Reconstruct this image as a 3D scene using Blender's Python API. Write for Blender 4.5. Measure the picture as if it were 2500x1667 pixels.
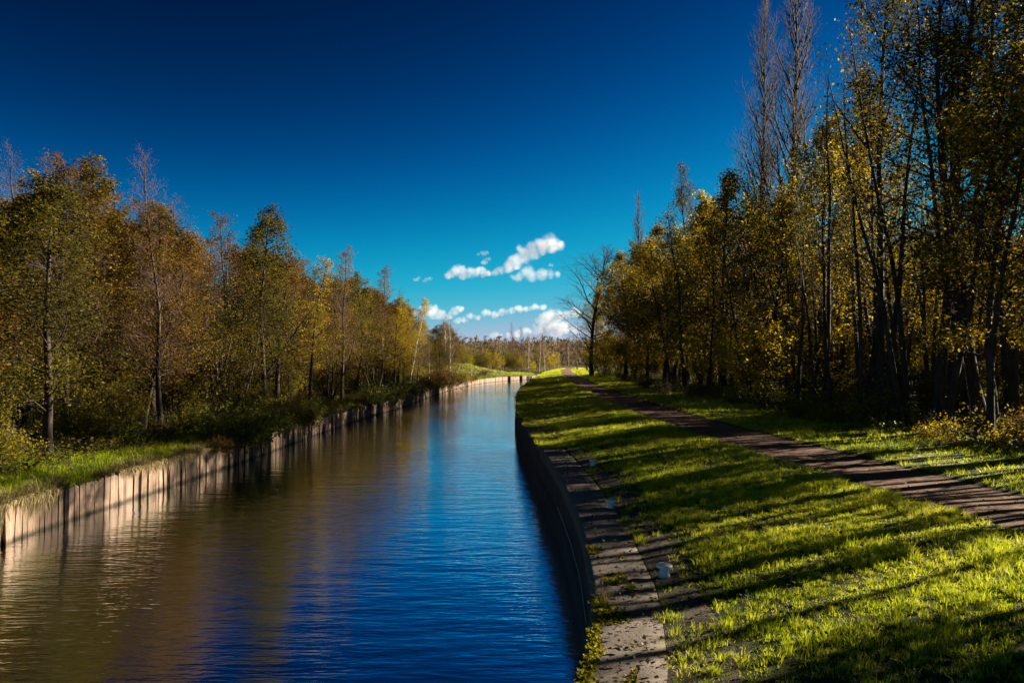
import bpy, math, random
import numpy as np
from mathutils import Vector, Quaternion, Matrix

# ------------------------------------------------------------------ clear, camera, sky, sun
for o in list(bpy.data.objects):
    bpy.data.objects.remove(o)
sc = bpy.context.scene
C = sc.collection
R = math.radians

cam_d = bpy.data.cameras.new('camera')
cam_d.lens = 28.0
cam_d.sensor_width = 36.0
cam_d.clip_start = 0.1
cam_d.clip_end = 20000.0
cam = bpy.data.objects.new('camera', cam_d)
cam.location = (0, 0, 5.0)
cam.rotation_euler = (R(91.385), 0, 0)
C.objects.link(cam)
sc.camera = cam

SUN_EL, SUN_AZ = R(20.0), R(65.0)          # azimuth clockwise from +Y
S = Vector((math.sin(SUN_AZ) * math.cos(SUN_EL), math.cos(SUN_AZ) * math.cos(SUN_EL), math.sin(SUN_EL)))

world = bpy.data.worlds.new('World')
sc.world = world
world.use_nodes = True
wn, wl = world.node_tree.nodes, world.node_tree.links
bg = wn['Background']
sky = wn.new('ShaderNodeTexSky')
sky.sky_type = 'NISHITA'
sky.sun_disc = False
sky.sun_elevation = SUN_EL
sky.sun_rotation = SUN_AZ
sky.air_density = 0.4
sky.dust_density = 0.0
sky.ozone_density = 4.0
sep = wn.new('ShaderNodeSeparateColor')
comb = wn.new('ShaderNodeCombineColor')
wl.new(sky.outputs[0], sep.inputs[0])
# one contrast curve for the whole dome (a polarised, deep blue sky): a*x^p / (1 + b*x^p)
for i, (a, b, p) in enumerate(((1000, 8500, 6.0), (78, 620, 4.0), (12, 72, 4.0))):
    def m(op, v0, v1):
        n = wn.new('ShaderNodeMath')
        n.operation = op
        for k, v in enumerate((v0, v1)):
            if isinstance(v, (int, float)):
                n.inputs[k].default_value = v
            else:
                wl.new(v, n.inputs[k])
        return n.outputs[0]
    x = m('POWER', m('MULTIPLY', sep.outputs[i], 0.1), p)
    num = m('MULTIPLY', x, a * 10.0)
    den = m('ADD', m('MULTIPLY', x, b), 1.0)
    wl.new(m('DIVIDE', num, den), comb.inputs[i])
wl.new(comb.outputs[0], bg.inputs[0])
bg.inputs[1].default_value = 0.1

sun_d = bpy.data.lights.new('sun', 'SUN')
sun_d.energy = 5.0
sun_d.angle = R(0.5)
sun_d.color = (1.0, 0.88, 0.70)
sun = bpy.data.objects.new('sun', sun_d)
sun.rotation_euler = (-S).to_track_quat('-Z', 'Y').to_euler()
sun.location = (60, 30, 60)
C.objects.link(sun)

sc.view_settings.view_transform = 'Standard'
sc.view_settings.look = 'None'
sc.view_settings.exposure = 2.1
sc.view_settings.gamma = 1.0
sc.view_settings.use_curve_mapping = False
sc.render.engine = 'CYCLES'
sc.cycles.use_denoising = True
sc.cycles.max_bounces = 8
sc.cycles.diffuse_bounces = 3
sc.cycles.glossy_bounces = 3
sc.cycles.transmission_bounces = 4
sc.cycles.volume_bounces = 6
sc.cycles.volume_max_steps = 256
sc.cycles.caustics_reflective = False
sc.cycles.caustics_refractive = False

# ------------------------------------------------------------------ helpers
def tag(o, label=None, cat=None, group=None, kind=None):
    if label: o['label'] = label
    if cat: o['category'] = cat
    if group: o['group'] = group
    if kind: o['kind'] = kind
    return o

def empty(name, loc, label=None, cat=None, group=None, rz=0.0, s=1.0, rot=None):
    o = bpy.data.objects.new(name, None)
    o.empty_display_size = 0.3
    o.location = loc
    o.rotation_euler = rot if rot else (0, 0, rz)
    o.scale = (s, s, s) if isinstance(s, (int, float)) else s
    C.objects.link(o)
    return tag(o, label, cat, group)

def link(name, me, parent=None):
    o = bpy.data.objects.new(name, me)
    C.objects.link(o)
    if parent is not None:
        o.parent = parent
    return o

def make_mesh(name, verts, quads=None, tris=None, mats=(), tone=None, mat_idx=None, smooth=False):
    """numpy vertices and faces -> mesh; tone is one value per face (quads first)"""
    me = bpy.data.meshes.new(name)
    verts = np.asarray(verts, np.float32)
    q = np.zeros((0, 4), np.int32) if quads is None else np.asarray(quads, np.int32).reshape(-1, 4)
    t = np.zeros((0, 3), np.int32) if tris is None else np.asarray(tris, np.int32).reshape(-1, 3)
    me.vertices.add(len(verts))
    me.vertices.foreach_set('co', verts.ravel())
    nl = q.size + t.size
    me.loops.add(nl)
    me.loops.foreach_set('vertex_index', np.concatenate([q.ravel(), t.ravel()]).astype(np.int32))
    me.polygons.add(len(q) + len(t))
    starts = np.concatenate([np.arange(len(q)) * 4, q.size + np.arange(len(t)) * 3]).astype(np.int32)
    me.polygons.foreach_set('loop_start', starts)
    if mat_idx is not None:
        me.polygons.foreach_set('material_index', np.asarray(mat_idx, np.int32))
    if smooth:
        me.polygons.foreach_set('use_smooth', np.ones(len(q) + len(t), bool))
    for m_ in mats:
        me.materials.append(m_)
    if tone is not None:
        a = me.attributes.new('tone', 'FLOAT', 'FACE')
        a.data.foreach_set('value', np.asarray(tone, np.float32))
    me.update(calc_edges=True)
    return me

def interp(tab):
    xs = np.array([p[0] for p in tab], float)
    ys = np.array([p[1] for p in tab], float)
    return lambda v: np.interp(v, xs, ys)

_LAT = np.random.RandomState(7).rand(256, 256)
def vnoise(x, y):
    x = np.asarray(x, float); y = np.asarray(y, float)
    xi = np.floor(x).astype(int); yi = np.floor(y).astype(int)
    fx = x - xi; fy = y - yi
    fx = fx * fx * (3 - 2 * fx); fy = fy * fy * (3 - 2 * fy)
    a = _LAT[xi % 256, yi % 256]; b = _LAT[(xi + 1) % 256, yi % 256]
    c = _LAT[xi % 256, (yi + 1) % 256]; d = _LAT[(xi + 1) % 256, (yi + 1) % 256]
    return (a * (1 - fx) + b * fx) * (1 - fy) + (c * (1 - fx) + d * fx) * fy

# ------------------------------------------------------------------ materials
def new_mat(name):
    m_ = bpy.data.materials.new(name)
    m_.use_nodes = True
    nt = m_.node_tree
    return m_, nt, nt.nodes, nt.links, nt.nodes['Principled BSDF']

def ramp(N, stops):
    r = N.new('ShaderNodeValToRGB')
    el = r.color_ramp.elements
    while len(el) < len(stops):
        el.new(0.5)
    for e, (p, c) in zip(el, stops):
        e.position = p
        e.color = (*c, 1)
    return r

def noise(N, L, scale, detail=4, rough=0.55, vec=None):
    n = N.new('ShaderNodeTexNoise')
    n.inputs['Scale'].default_value = scale
    n.inputs['Detail'].default_value = detail
    n.inputs['Roughness'].default_value = rough
    if vec is not None:
        L.new(vec, n.inputs['Vector'])
    return n

def mapped(N, L, scale, src='Object'):
    tc = N.new('ShaderNodeTexCoord')
    mp = N.new('ShaderNodeMapping')
    mp.inputs['Scale'].default_value = scale
    L.new(tc.outputs[src], mp.inputs['Vector'])
    return mp.outputs[0]

def mathn(N, L, op, a, b):
    n = N.new('ShaderNodeMath')
    n.operation = op
    for k, v in enumerate((a, b)):
        if isinstance(v, (int, float)):
            n.inputs[k].default_value = v
        else:
            L.new(v, n.inputs[k])
    return n.outputs[0]

def mixc(N, L, fac, a, b):
    n = N.new('ShaderNodeMix')
    n.data_type = 'RGBA'
    for k, v in ((0, fac), (6, a), (7, b)):
        if isinstance(v, (int, float)):
            n.inputs[k].default_value = v
        elif isinstance(v, tuple):
            n.inputs[k].default_value = (*v, 1)
        else:
            L.new(v, n.inputs[k])
    return n.outputs[2]

def bump(N, L, P, h, strength=0.5, dist=0.02):
    b = N.new('ShaderNodeBump')
    b.inputs['Strength'].default_value = strength
    b.inputs['Distance'].default_value = dist
    L.new(h, b.inputs['Height'])
    L.new(b.outputs[0], P.inputs['Normal'])
    return b

def leaf_mat(name, stops, trans=0.45, rough=0.6, spread=0.35, spec=0.12):
    """leaf or blade: colour by the face's own tone and the object's random number, light passing through"""
    m_, nt, N, L, P = new_mat(name)
    at = N.new('ShaderNodeAttribute'); at.attribute_name = 'tone'
    oi = N.new('ShaderNodeObjectInfo')
    v = mathn(N, L, 'ADD', at.outputs['Fac'], mathn(N, L, 'MULTIPLY', mathn(N, L, 'SUBTRACT', oi.outputs['Random'], 0.5), spread))
    rp = ramp(N, stops)
    L.new(v, rp.inputs[0])
    L.new(rp.outputs[0], P.inputs['Base Color'])
    P.inputs['Roughness'].default_value = rough
    P.inputs['Specular IOR Level'].default_value = spec
    tr = N.new('ShaderNodeBsdfTranslucent')
    L.new(rp.outputs[0], tr.inputs['Color'])
    mx = N.new('ShaderNodeMixShader')
    mx.inputs[0].default_value = trans
    L.new(P.outputs[0], mx.inputs[1]); L.new(tr.outputs[0], mx.inputs[2])
    L.new(mx.outputs[0], N['Material Output'].inputs['Surface'])
    return m_

def bark_mat(name, c0, c1, scale=6.0, stretch=0.25, rough=0.9):
    m_, nt, N, L, P = new_mat(name)
    v = mapped(N, L, (scale, scale, scale * stretch))
    n = noise(N, L, 1.0, 5, 0.65, v)
    rp = ramp(N, [(0.32, c0), (0.68, c1)])
    L.new(n.outputs[0], rp.inputs[0])
    L.new(rp.outputs[0], P.inputs['Base Color'])
    P.inputs['Roughness'].default_value = rough
    P.inputs['Specular IOR Level'].default_value = 0.2
    bump(N, L, P, n.outputs[0], 0.7, 0.03)
    return m_

def plain(name, c, rough=0.8, spec=0.3):
    m_, nt, N, L, P = new_mat(name)
    P.inputs['Base Color'].default_value = (*c, 1)
    P.inputs['Roughness'].default_value = rough
    P.inputs['Specular IOR Level'].default_value = spec
    return m_

M = {}
M['gold'] = leaf_mat('gold_leaf', [(0.0, (0.03, 0.022, 0.003)), (0.4, (0.15, 0.10, 0.006)), (0.75, (0.34, 0.235, 0.010)), (1.0, (0.52, 0.37, 0.02))], 0.5)
M['yellow'] = leaf_mat('yellow_leaf', [(0.0, (0.04, 0.032, 0.003)), (0.4, (0.23, 0.17, 0.007)), (1.0, (0.58, 0.43, 0.02))], 0.55)
M['olive'] = leaf_mat('olive_leaf', [(0.0, (0.018, 0.017, 0.004)), (0.5, (0.11, 0.09, 0.008)), (1.0, (0.32, 0.26, 0.016))], 0.45)
M['russet'] = leaf_mat('russet_leaf', [(0.0, (0.03, 0.012, 0.006)), (0.5, (0.12, 0.066, 0.012)), (1.0, (0.25, 0.145, 0.02))], 0.4)
M['green'] = leaf_mat('green_leaf', [(0.0, (0.02, 0.03, 0.006)), (0.5, (0.06, 0.085, 0.010)), (1.0, (0.22, 0.23, 0.02))], 0.4, 0.4)
M['grass'] = leaf_mat('grass_blade', [(0.0, (0.03, 0.05, 0.006)), (0.35, (0.13, 0.18, 0.007)), (0.65, (0.40, 0.46, 0.010)), (1.0, (0.58, 0.52, 0.05))], 0.52, 0.5, 0.0)
M['straw'] = leaf_mat('dry_straw', [(0.0, (0.07, 0.058, 0.018)), (0.5, (0.19, 0.15, 0.06)), (1.0, (0.36, 0.28, 0.14))], 0.3, 0.6, 0.1)
M['twig_dark'] = bark_mat('dark_twig', (0.022, 0.016, 0.012), (0.07, 0.05, 0.035), 3.0)
M['twig_purple'] = bark_mat('purple_twig', (0.09, 0.05, 0.045), (0.20, 0.12, 0.10), 3.0)
M['bark'] = bark_mat('dark_bark', (0.012, 0.009, 0.007), (0.075, 0.055, 0.038), 5.0)
M['bark_brown'] = bark_mat('brown_bark', (0.016, 0.012, 0.008), (0.085, 0.06, 0.038), 6.0)
M['bark_pale'] = bark_mat('pale_bark', (0.04, 0.032, 0.022), (0.19, 0.15, 0.10), 7.0)

def birch_mat():
    m_, nt, N, L, P = new_mat('birch_bark')
    v = mapped(N, L, (2.5, 2.5, 9.0))
    n = noise(N, L, 1.0, 4, 0.6, v)
    rp = ramp(N, [(0.36, (0.04, 0.035, 0.03)), (0.44, (0.50, 0.46, 0.40)), (0.7, (0.72, 0.68, 0.60))])
    L.new(n.outputs[0], rp.inputs[0])
    L.new(rp.outputs[0], P.inputs['Base Color'])
    P.inputs['Roughness'].default_value = 0.8
    return m_
M['birch'] = birch_mat()

def ground_mat(name, c0, c1, c2, s1=0.6, s2=9.0, rough=0.95, bstr=0.8, bdist=0.06):
    m_, nt, N, L, P = new_mat(name)
    v = mapped(N, L, (1, 1, 1))
    a = noise(N, L, s1, 6, 0.6, v)
    b = noise(N, L, s2, 6, 0.7, v)
    col = mixc(N, L, a.outputs[0], c0, c1)
    r2 = ramp(N, [(0.40, (0, 0, 0)), (0.66, (1, 1, 1))])
    L.new(b.outputs[0], r2.inputs[0])
    col = mixc(N, L, r2.outputs[0], col, c2)
    L.new(col, P.inputs['Base Color'])
    P.inputs['Roughness'].default_value = rough
    P.inputs['Specular IOR Level'].default_value = 0.15
    bump(N, L, P, b.outputs[0], bstr, bdist)
    return m_
M['lawn'] = ground_mat('lawn_soil', (0.012, 0.016, 0.003), (0.032, 0.042, 0.004), (0.065, 0.075, 0.006), 0.5, 6.0)
M['litter'] = ground_mat('woodland_litter', (0.014, 0.011, 0.006), (0.032, 0.024, 0.011), (0.075, 0.05, 0.016), 0.8, 12.0)
M['mud'] = ground_mat('trodden_soil', (0.030, 0.024, 0.018), (0.06, 0.047, 0.035), (0.12, 0.095, 0.07), 1.5, 22.0, 0.9)
M['path'] = ground_mat('path_gravel', (0.075, 0.037, 0.021), (0.13, 0.070, 0.042), (0.24, 0.142, 0.088), 0.7, 40.0, 0.9, 0.9, 0.05)

def coping_mat():
    m_, nt, N, L, P = new_mat('coping_concrete')
    v = mapped(N, L, (1, 1, 1))
    a = noise(N, L, 0.9, 6, 0.65, v)
    b = noise(N, L, 30.0, 5, 0.7, v)
    col = mixc(N, L, b.outputs[0], (0.075, 0.058, 0.046), (0.215, 0.165, 0.130))
    r = ramp(N, [(0.54, (0, 0, 0)), (0.60, (1, 1, 1))])
    c = noise(N, L, 3.2, 7, 0.75, v)
    L.new(c.outputs[0], r.inputs[0])
    col = mixc(N, L, mathn(N, L, 'MULTIPLY', r.outputs[0], 0.65), col, (0.09, 0.085, 0.02))
    col = mixc(N, L, mathn(N, L, 'MULTIPLY', a.outputs[0], 0.4), col, (0.06, 0.05, 0.04))
    L.new(col, P.inputs['Base Color'])
    P.inputs['Roughness'].default_value = 0.9
    bump(N, L, P, b.outputs[0], 0.7, 0.02)
    return m_
M['coping'] = coping_mat()

def wall_mat():
    m_, nt, N, L, P = new_mat('dark_canal_wall')
    v = mapped(N, L, (1.6, 1.6, 1.2))
    a = noise(N, L, 1.0, 7, 0.7, v)
    b = noise(N, L, 14.0, 5, 0.7, v)
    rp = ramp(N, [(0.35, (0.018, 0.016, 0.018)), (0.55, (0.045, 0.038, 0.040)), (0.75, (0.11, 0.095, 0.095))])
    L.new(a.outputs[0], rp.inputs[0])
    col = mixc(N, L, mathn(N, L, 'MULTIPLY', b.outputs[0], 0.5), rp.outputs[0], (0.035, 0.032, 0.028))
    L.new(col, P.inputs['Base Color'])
    P.inputs['Roughness'].default_value = 0.85
    bump(N, L, P, b.outputs[0], 0.9, 0.04)
    return m_
M['wall'] = wall_mat()

def plank_mat():
    m_, nt, N, L, P = new_mat('weathered_plank')
    oi = N.new('ShaderNodeObjectInfo')
    tc = N.new('ShaderNodeTexCoord')
    off = N.new('ShaderNodeVectorMath'); off.operation = 'ADD'
    L.new(tc.outputs['Object'], off.inputs[0])
    mul = N.new('ShaderNodeVectorMath'); mul.operation = 'SCALE'
    cx = N.new('ShaderNodeCombineXYZ')
    for k in range(3):
        L.new(oi.outputs['Random'], cx.inputs[k])
    L.new(cx.outputs[0], mul.inputs[0]); mul.inputs['Scale'].default_value = 37.0
    L.new(mul.outputs[0], off.inputs[1])
    mp = N.new('ShaderNodeMapping')
    mp.inputs['Scale'].default_value = (22.0, 22.0, 1.6)
    L.new(off.outputs[0], mp.inputs['Vector'])
    g = noise(N, L, 1.0, 6, 0.65, mp.outputs[0])
    rp = ramp(N, [(0.28, (0.13, 0.095, 0.075)), (0.5, (0.34, 0.265, 0.21)), (0.72, (0.50, 0.41, 0.33))])
    L.new(g.outputs[0], rp.inputs[0])
    tint = mixc(N, L, oi.outputs['Random'], (0.50, 0.44, 0.42), (0.92, 0.82, 0.72))
    mm = N.new('ShaderNodeMix'); mm.data_type = 'RGBA'; mm.blend_type = 'MULTIPLY'
    mm.inputs[0].default_value = 1.0
    L.new(rp.outputs[0], mm.inputs[6]); L.new(tint, mm.inputs[7])
    # wet, algae-dark foot of each board and blotches
    geo = N.new('ShaderNodeNewGeometry')
    sp = N.new('ShaderNodeSeparateXYZ'); L.new(geo.outputs['Position'], sp.inputs[0])
    n2 = noise(N, L, 5.0, 5, 0.6, off.outputs[0])
    h = mathn(N, L, 'ADD', sp.outputs[2], mathn(N, L, 'MULTIPLY', mathn(N, L, 'SUBTRACT', n2.outputs[0], 0.5), 0.30))
    mr = N.new('ShaderNodeMapRange')
    mr.inputs[1].default_value = 0.04; mr.inputs[2].default_value = 0.16
    mr.inputs[3].default_value = 0.85; mr.inputs[4].default_value = 0.0
    L.new(h, mr.inputs[0])
    col = mixc(N, L, mr.outputs[0], mm.outputs[2], (0.03, 0.026, 0.018))
    r3 = ramp(N, [(0.60, (0, 0, 0)), (0.72, (1, 1, 1))])
    L.new(n2.outputs[0], r3.inputs[0])
    col = mixc(N, L, mathn(N, L, 'MULTIPLY', r3.outputs[0], 0.6), col, (0.08, 0.06, 0.045))
    L.new(col, P.inputs['Base Color'])
    P.inputs['Roughness'].default_value = 0.85
    P.inputs['Specular IOR Level'].default_value = 0.2
    bump(N, L, P, g.outputs[0], 0.6, 0.012)
    return m_
M['plank'] = plank_mat()

def water_mat():
    m_, nt, N, L, P = new_mat('canal_water')
    P.inputs['Base Color'].default_value = (0.70, 0.75, 0.78, 1)
    P.inputs['Roughness'].default_value = 0.07
    P.inputs['Specular IOR Level'].default_value = 0.5
    P.inputs['IOR'].default_value = 2.5
    P.inputs['Metallic'].default_value = 1.0
    v = mapped(N, L, (2.0, 7.5, 1.0))
    a = noise(N, L, 1.0, 3, 0.5, v)
    v2 = mapped(N, L, (0.5, 1.6, 1.0))
    b = noise(N, L, 1.0, 2, 0.5, v2)
    v3 = mapped(N, L, (0.10, 0.045, 1.0))
    c = noise(N, L, 1.0, 3, 0.55, v3)
    rc = ramp(N, [(0.38, (0.25, 0.25, 0.25)), (0.65, (1, 1, 1))])
    L.new(c.outputs[0], rc.inputs[0])
    h = mathn(N, L, 'ADD', mathn(N, L, 'MULTIPLY', a.outputs[0], rc.outputs[0]), mathn(N, L, 'MULTIPLY', b.outputs[0], 1.1))
    bump(N, L, P, h, 1.0, 0.022)
    return m_
M['water'] = water_mat()
M['white'] = plain('white_paint', (0.78, 0.76, 0.72), 0.55)
M['stem_white'] = plain('weathered_white_paint', (0.62, 0.62, 0.60), 0.7)
M['cable'] = plain('pale_cable', (0.42, 0.38, 0.33), 0.6)
M['post'] = bark_mat('weathered_post', (0.12, 0.09, 0.06), (0.34, 0.27, 0.19), 8.0, 0.2)
M['moss'] = leaf_mat('moss', [(0.0, (0.08, 0.08, 0.006)), (0.5, (0.28, 0.25, 0.010)), (1.0, (0.50, 0.42, 0.014))], 0.3, 0.8, 0.0, 0.1)

# ------------------------------------------------------------------ plan of the place (metres, camera stands over the water at x=0, y=0)
CE = interp([(-40, -0.9), (0, -0.2), (5, 0.2), (7.9, .64), (8.6, .79), (9.8, .97), (10.7, 1.09), (11.4, 1.17), (13.3, 1.26), (15.5, 1.34),
             (18.4, 1.37), (21.9, 1.33), (26, 1.2), (29, 1.05), (33.6, .9), (39, .64), (46, .38), (58, .28), (71, .38), (80, .6), (93, 1.1),
             (113, 2.3), (141, 4.1), (183, 7.2), (222, 11), (260, 16), (320, 26)])
PL = interp([(-40, 9.4), (8, 8.7), (13, 8.4), (18, 8.0), (25, 7.45), (33, 7.05), (42, 6.8), (55, 6.7), (75, 6.85), (92, 7.2), (110, 7.7), (150, 9.3),
             (198, 12), (240, 16.5), (280, 23), (320, 32)])
PW = interp([(-40, 3.0), (18, 2.95), (40, 2.75), (110, 2.8), (200, 2.8), (320, 3)])
LEp = np.array([(-13.2, -40), (-13.7, 0), (-13.98, 18), (-13.98, 21.7), (-13.9, 25), (-13.85, 28), (-13.6, 32), (-13.45, 36), (-13.2, 42), (-13.3, 50), (-13.1, 60), (-12.8, 71),
                (-12.2, 79), (-11.6, 87), (-11.6, 100), (-11.2, 115), (-10.2, 140), (-8.0, 168), (-4.0, 190), (5.2, 213), (16, 232), (32, 252), (60, 272), (110, 290), (200, 310)])
def resample(P, step):
    d = np.r_[0, np.cumsum(np.linalg.norm(np.diff(P, axis=0), axis=1))]
    s = np.arange(0, d[-1], step)
    return np.c_[np.interp(s, d, P[:, 0]), np.interp(s, d, P[:, 1])]
LE = resample(LEp, 1.0)
for _ in range(30):                                  # soften the corners between the surveyed points
    LE[1:-1] = 0.25 * LE[:-2] + 0.5 * LE[1:-1] + 0.25 * LE[2:]
LEx = lambda y: np.interp(y, LE[:, 1], LE[:, 0])
LEV = 1.0

def z_right(x, y):
    o = x - CE(y)
    pl = PL(y) - CE(y)
    u = o / np.maximum(pl, 0.5)
    z = 1.785 + 0.40 * np.clip((u - 0.12) / 0.75, 0, 1) ** 0.8
    beyond = np.clip(x - PL(y) - PW(y), 0, None)
    z = z + 0.02 * np.clip(beyond, 0, 12) + 0.006 * np.clip(beyond - 12, 0, 400)
    z = z + (vnoise(x * 0.45 + 30, y * 0.45) - 0.5) * 0.10 * np.clip((o - 0.9) / 1.5, 0, 1)
    z = z + 0.0035 * np.clip(y - 60, 0, 250)
    onp = np.clip(np.minimum(x - PL(y), PL(y) + PW(y) - x) / 0.25, 0, 1)
    return z - 0.07 * onp

def z_left(x, y, o):
    z = LEV + 0.03 + 0.22 * np.clip(o / 2.5, 0, 1) + 0.02 * np.clip(o - 2.5, 0, 30) + 0.004 * np.clip(o - 30, 0, 400)
    z = z + (vnoise(x * 0.5 + 5, y * 0.5 + 9) - 0.5) * 0.35 * np.clip((o - 0.3) / 1.5, 0, 1)
    z = z + 2.7 * np.exp(-(((x + 16) / 11.0) ** 2 + ((y - 216) / 15.0) ** 2))
    return z

# ---- water
wv = np.array([(-60, -40, 0), (260, -40, 0), (260, 340, 0), (-60, 340, 0)], float)
tag(link('water', make_mesh('water', wv, [(0, 1, 2, 3)], None, [M['water']])), 'rippled blue canal water', None, None, 'structure')

# ---- ground on the towpath side
ys = np.concatenate([np.arange(-40, 0, 4), np.arange(0, 60, 0.5), np.arange(60, 150, 1.5), np.arange(150, 321, 4)])
us = np.concatenate([np.linspace(0, 1, 34), 1 + np.linspace(0.03, 1, 10)])
def rows_right(y):
    ce, pl, pw = CE(y), PL(y), PW(y)
    a = ce + 0.03 + (pl - ce - 0.03) * np.linspace(0, 1, 30)
    b = pl + pw * np.linspace(0.08, 1, 8)
    c = pl + pw + np.array([.3, .6, 1, 1.5, 2, 3, 4, 5, 7, 9, 12, 16, 22, 30, 45, 70, 110, 200, 400, 900, 2500, 6000])
    return np.concatenate([a, b, c])
def sheet(rows):
    n, k = rows.shape[:2]
    V = rows.reshape(-1, 3)
    idx = np.arange(n * k).reshape(n, k)
    q = np.stack([idx[:-1, :-1], idx[:-1, 1:], idx[1:, 1:], idx[1:, :-1]], -1).reshape(-1, 4)
    return V, q
def right_sheet(lo, hi):
    out = []
    for y in ys:
        xs = rows_right(y)[lo:hi]
        yy = np.full_like(xs, y)
        out.append(np.c_[xs, yy, z_right(xs, yy)])
    return sheet(np.array(out))
V, q = right_sheet(0, 47)
tag(link('lawn', make_mesh('lawn', V, q, None, [M['lawn']], smooth=True)), 'green grass bank between canal wall, path and wood', None, None, 'structure')
V, q = right_sheet(46, 60)
tag(link('woodland_ground', make_mesh('woodland_ground', V, q, None, [M['litter']], smooth=True)), 'leaf-strewn ground under the trees beside the path', None, None, 'structure')
# ---- the path: its own sheet a little above the ground
out = []
for y in ys:
    xs = PL(y) - 0.12 + (PW(y) + 0.24) * np.linspace(0, 1, 9)
    yy = np.full_like(xs, y)
    zz = z_right(xs, yy) + 0.035
    zz[0] -= 0.10; zz[-1] -= 0.10
    out.append(np.c_[xs, yy, zz])
V, q = sheet(np.array(out))
tag(link('path', make_mesh('path', V, q, None, [M['path']], smooth=True)), 'brown gravel towpath crossed by tree shadows', None, None, 'structure')
# ---- trodden soil beside the coping
out = []
for y in ys[(ys >= -40) & (ys <= 29)]:
    w = 0.45 + 0.55 * float(vnoise(y * 0.35, 3.3)) * min(1.0, max(0.0, (30 - y) / 8)) 
    xs = CE(y) + 0.88 + w * np.linspace(0, 1, 6)
    yy = np.full_like(xs, y)
    zz = z_right(xs, yy) + 0.012
    zz[-1] -= 0.05
    out.append(np.c_[xs, yy, zz])
V, q = sheet(np.array(out))
tag(link('soil_strip', make_mesh('soil_strip', V, q, None, [M['mud']], smooth=True)), 'bare trodden soil between the coping and the grass', None, None, 'structure')

# ---- ground on the far (plank) side; rows fan out from the bank edge
tan = np.gradient(LE, axis=0)
tan /= np.linalg.norm(tan, axis=1)[:, None]
nor = np.c_[-tan[:, 1], tan[:, 0]]
keep = np.r_[0:60:4, 60:200:1, 200:len(LE):2]
offs = np.array([0.10, .10, .25, .5, .8, 1.2, 1.7, 2.3, 3, 4, 5, 6.5, 8, 10, 13, 17, 22, 30, 40, 60, 90, 140, 220, 400, 900, 2500, 6000])
rows = []
for i in keep:
    p = LE[i] + nor[i] * offs[:, None]
    z = z_left(p[:, 0], p[:, 1], offs)
    z[0] = -1.0
    rows.append(np.c_[p, z])
rows = np.array(rows)
V, q = sheet(rows[:, :10])
tag(link('bank', make_mesh('bank', V, q[:, ::-1], None, [M['lawn']], smooth=True)), 'rough grassy bank behind the plank wall', None, None, 'structure')
V, q = sheet(rows[:, 9:])
tag(link('ground', make_mesh('ground', V, q[:, ::-1], None, [M['litter']], smooth=True)), 'woodland and field ground beyond the canal', None, None, 'structure')

# ------------------------------------------------------------------ canal wall on the towpath side
def loft(profile, y0, y1, step, closed=False, endcaps=False):
    """profile: (offset from the wall line, z) list; swept along the wall line"""
    yy = np.arange(y0, y1 + 1e-6, step)
    out = []
    for y in yy:
        dx = (CE(y + 0.2) - CE(y - 0.2)) / 0.4
        nx, ny = 1 / math.hypot(1, dx), -dx / math.hypot(1, dx)
        w1 = (float(vnoise(y * 0.9, 1.7)) - 0.5)
        out.append([(CE(y) + o * nx + (w1 * 0.02 if o < 0.3 else 0), y + o * ny, z + w1 * 0.012) for o, z in profile])
    return sheet(np.array(out))
wall = empty('canal_wall', (1.2, 12, 0), 'dark canal wall with pale concrete coping along the towpath', 'wall')
V, q = loft([(0.0, 1.42), (-0.015, 1.55), (-0.03, 1.60), (-0.035, 1.74), (-0.01, 1.80), (0.06, 1.812), (0.3, 1.815), (0.6, 1.812), (0.86, 1.80), (0.90, 1.70)], -40, 29.4, 0.3)
V -= np.array(wall.location); link('coping', make_mesh('coping', V, q, None, [M['coping']], smooth=False), wall)
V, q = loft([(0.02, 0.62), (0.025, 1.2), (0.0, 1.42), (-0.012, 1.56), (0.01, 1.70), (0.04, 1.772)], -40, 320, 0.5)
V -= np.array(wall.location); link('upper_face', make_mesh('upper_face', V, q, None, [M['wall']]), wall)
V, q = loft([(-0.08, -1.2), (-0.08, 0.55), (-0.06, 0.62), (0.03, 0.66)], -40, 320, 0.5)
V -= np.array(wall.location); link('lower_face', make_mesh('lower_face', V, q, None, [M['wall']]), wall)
# thin pale cable lying along the ledge of the wall
pr = [(-0.05 + 0.012 * math.cos(a), 0.90 + 0.012 * math.sin(a)) for a in np.linspace(0, 2 * math.pi, 7)]
V, q = loft(pr, 12.5, 22.5, 0.4)
V -= np.array(wall.location); link('cable', make_mesh('cable', V, q, None, [M['cable']]), wall)

# ------------------------------------------------------------------ plank wall on the far side
rng = random.Random(11)
def plank_mesh(k):
    r = random.Random(100 + k)
    w, t = 1.0, 0.06
    z0, z1 = -1.55, 0.0
    j = lambda s: r.uniform(-s, s)
    cut = r.uniform(-0.03, 0.03)
    prof = [(-w / 2, z0), (-w / 2 + j(0.02), z0 * 0.5), (-w / 2 + j(0.01), z1 - 0.03 + cut - abs(j(0.02))), (-w / 2 + 0.12, z1 + cut), (w / 2 - 0.12, z1 - cut),
            (w / 2 + j(0.01), z1 - 0.03 - cut - abs(j(0.02))), (w / 2 + j(0.02), z0 * 0.5), (w / 2, z0)]
    n = len(prof)
    V = [(x, -t / 2, z) for x, z in prof] + [(x, t / 2, z) for x, z in prof]
    me = bpy.data.meshes.new('plank')
    F = [tuple(range(n)), tuple(range(2 * n - 1, n - 1, -1))] + [(i, n + i, n + (i + 1) % n, (i + 1) % n) for i in range(n)]
    me.from_pydata(V, [], [tuple(reversed(f)) for f in F])
    me.materials.append(M['plank'])
    me.update()
    return me
PM = [plank_mesh(k) for k in range(10)]
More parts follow.
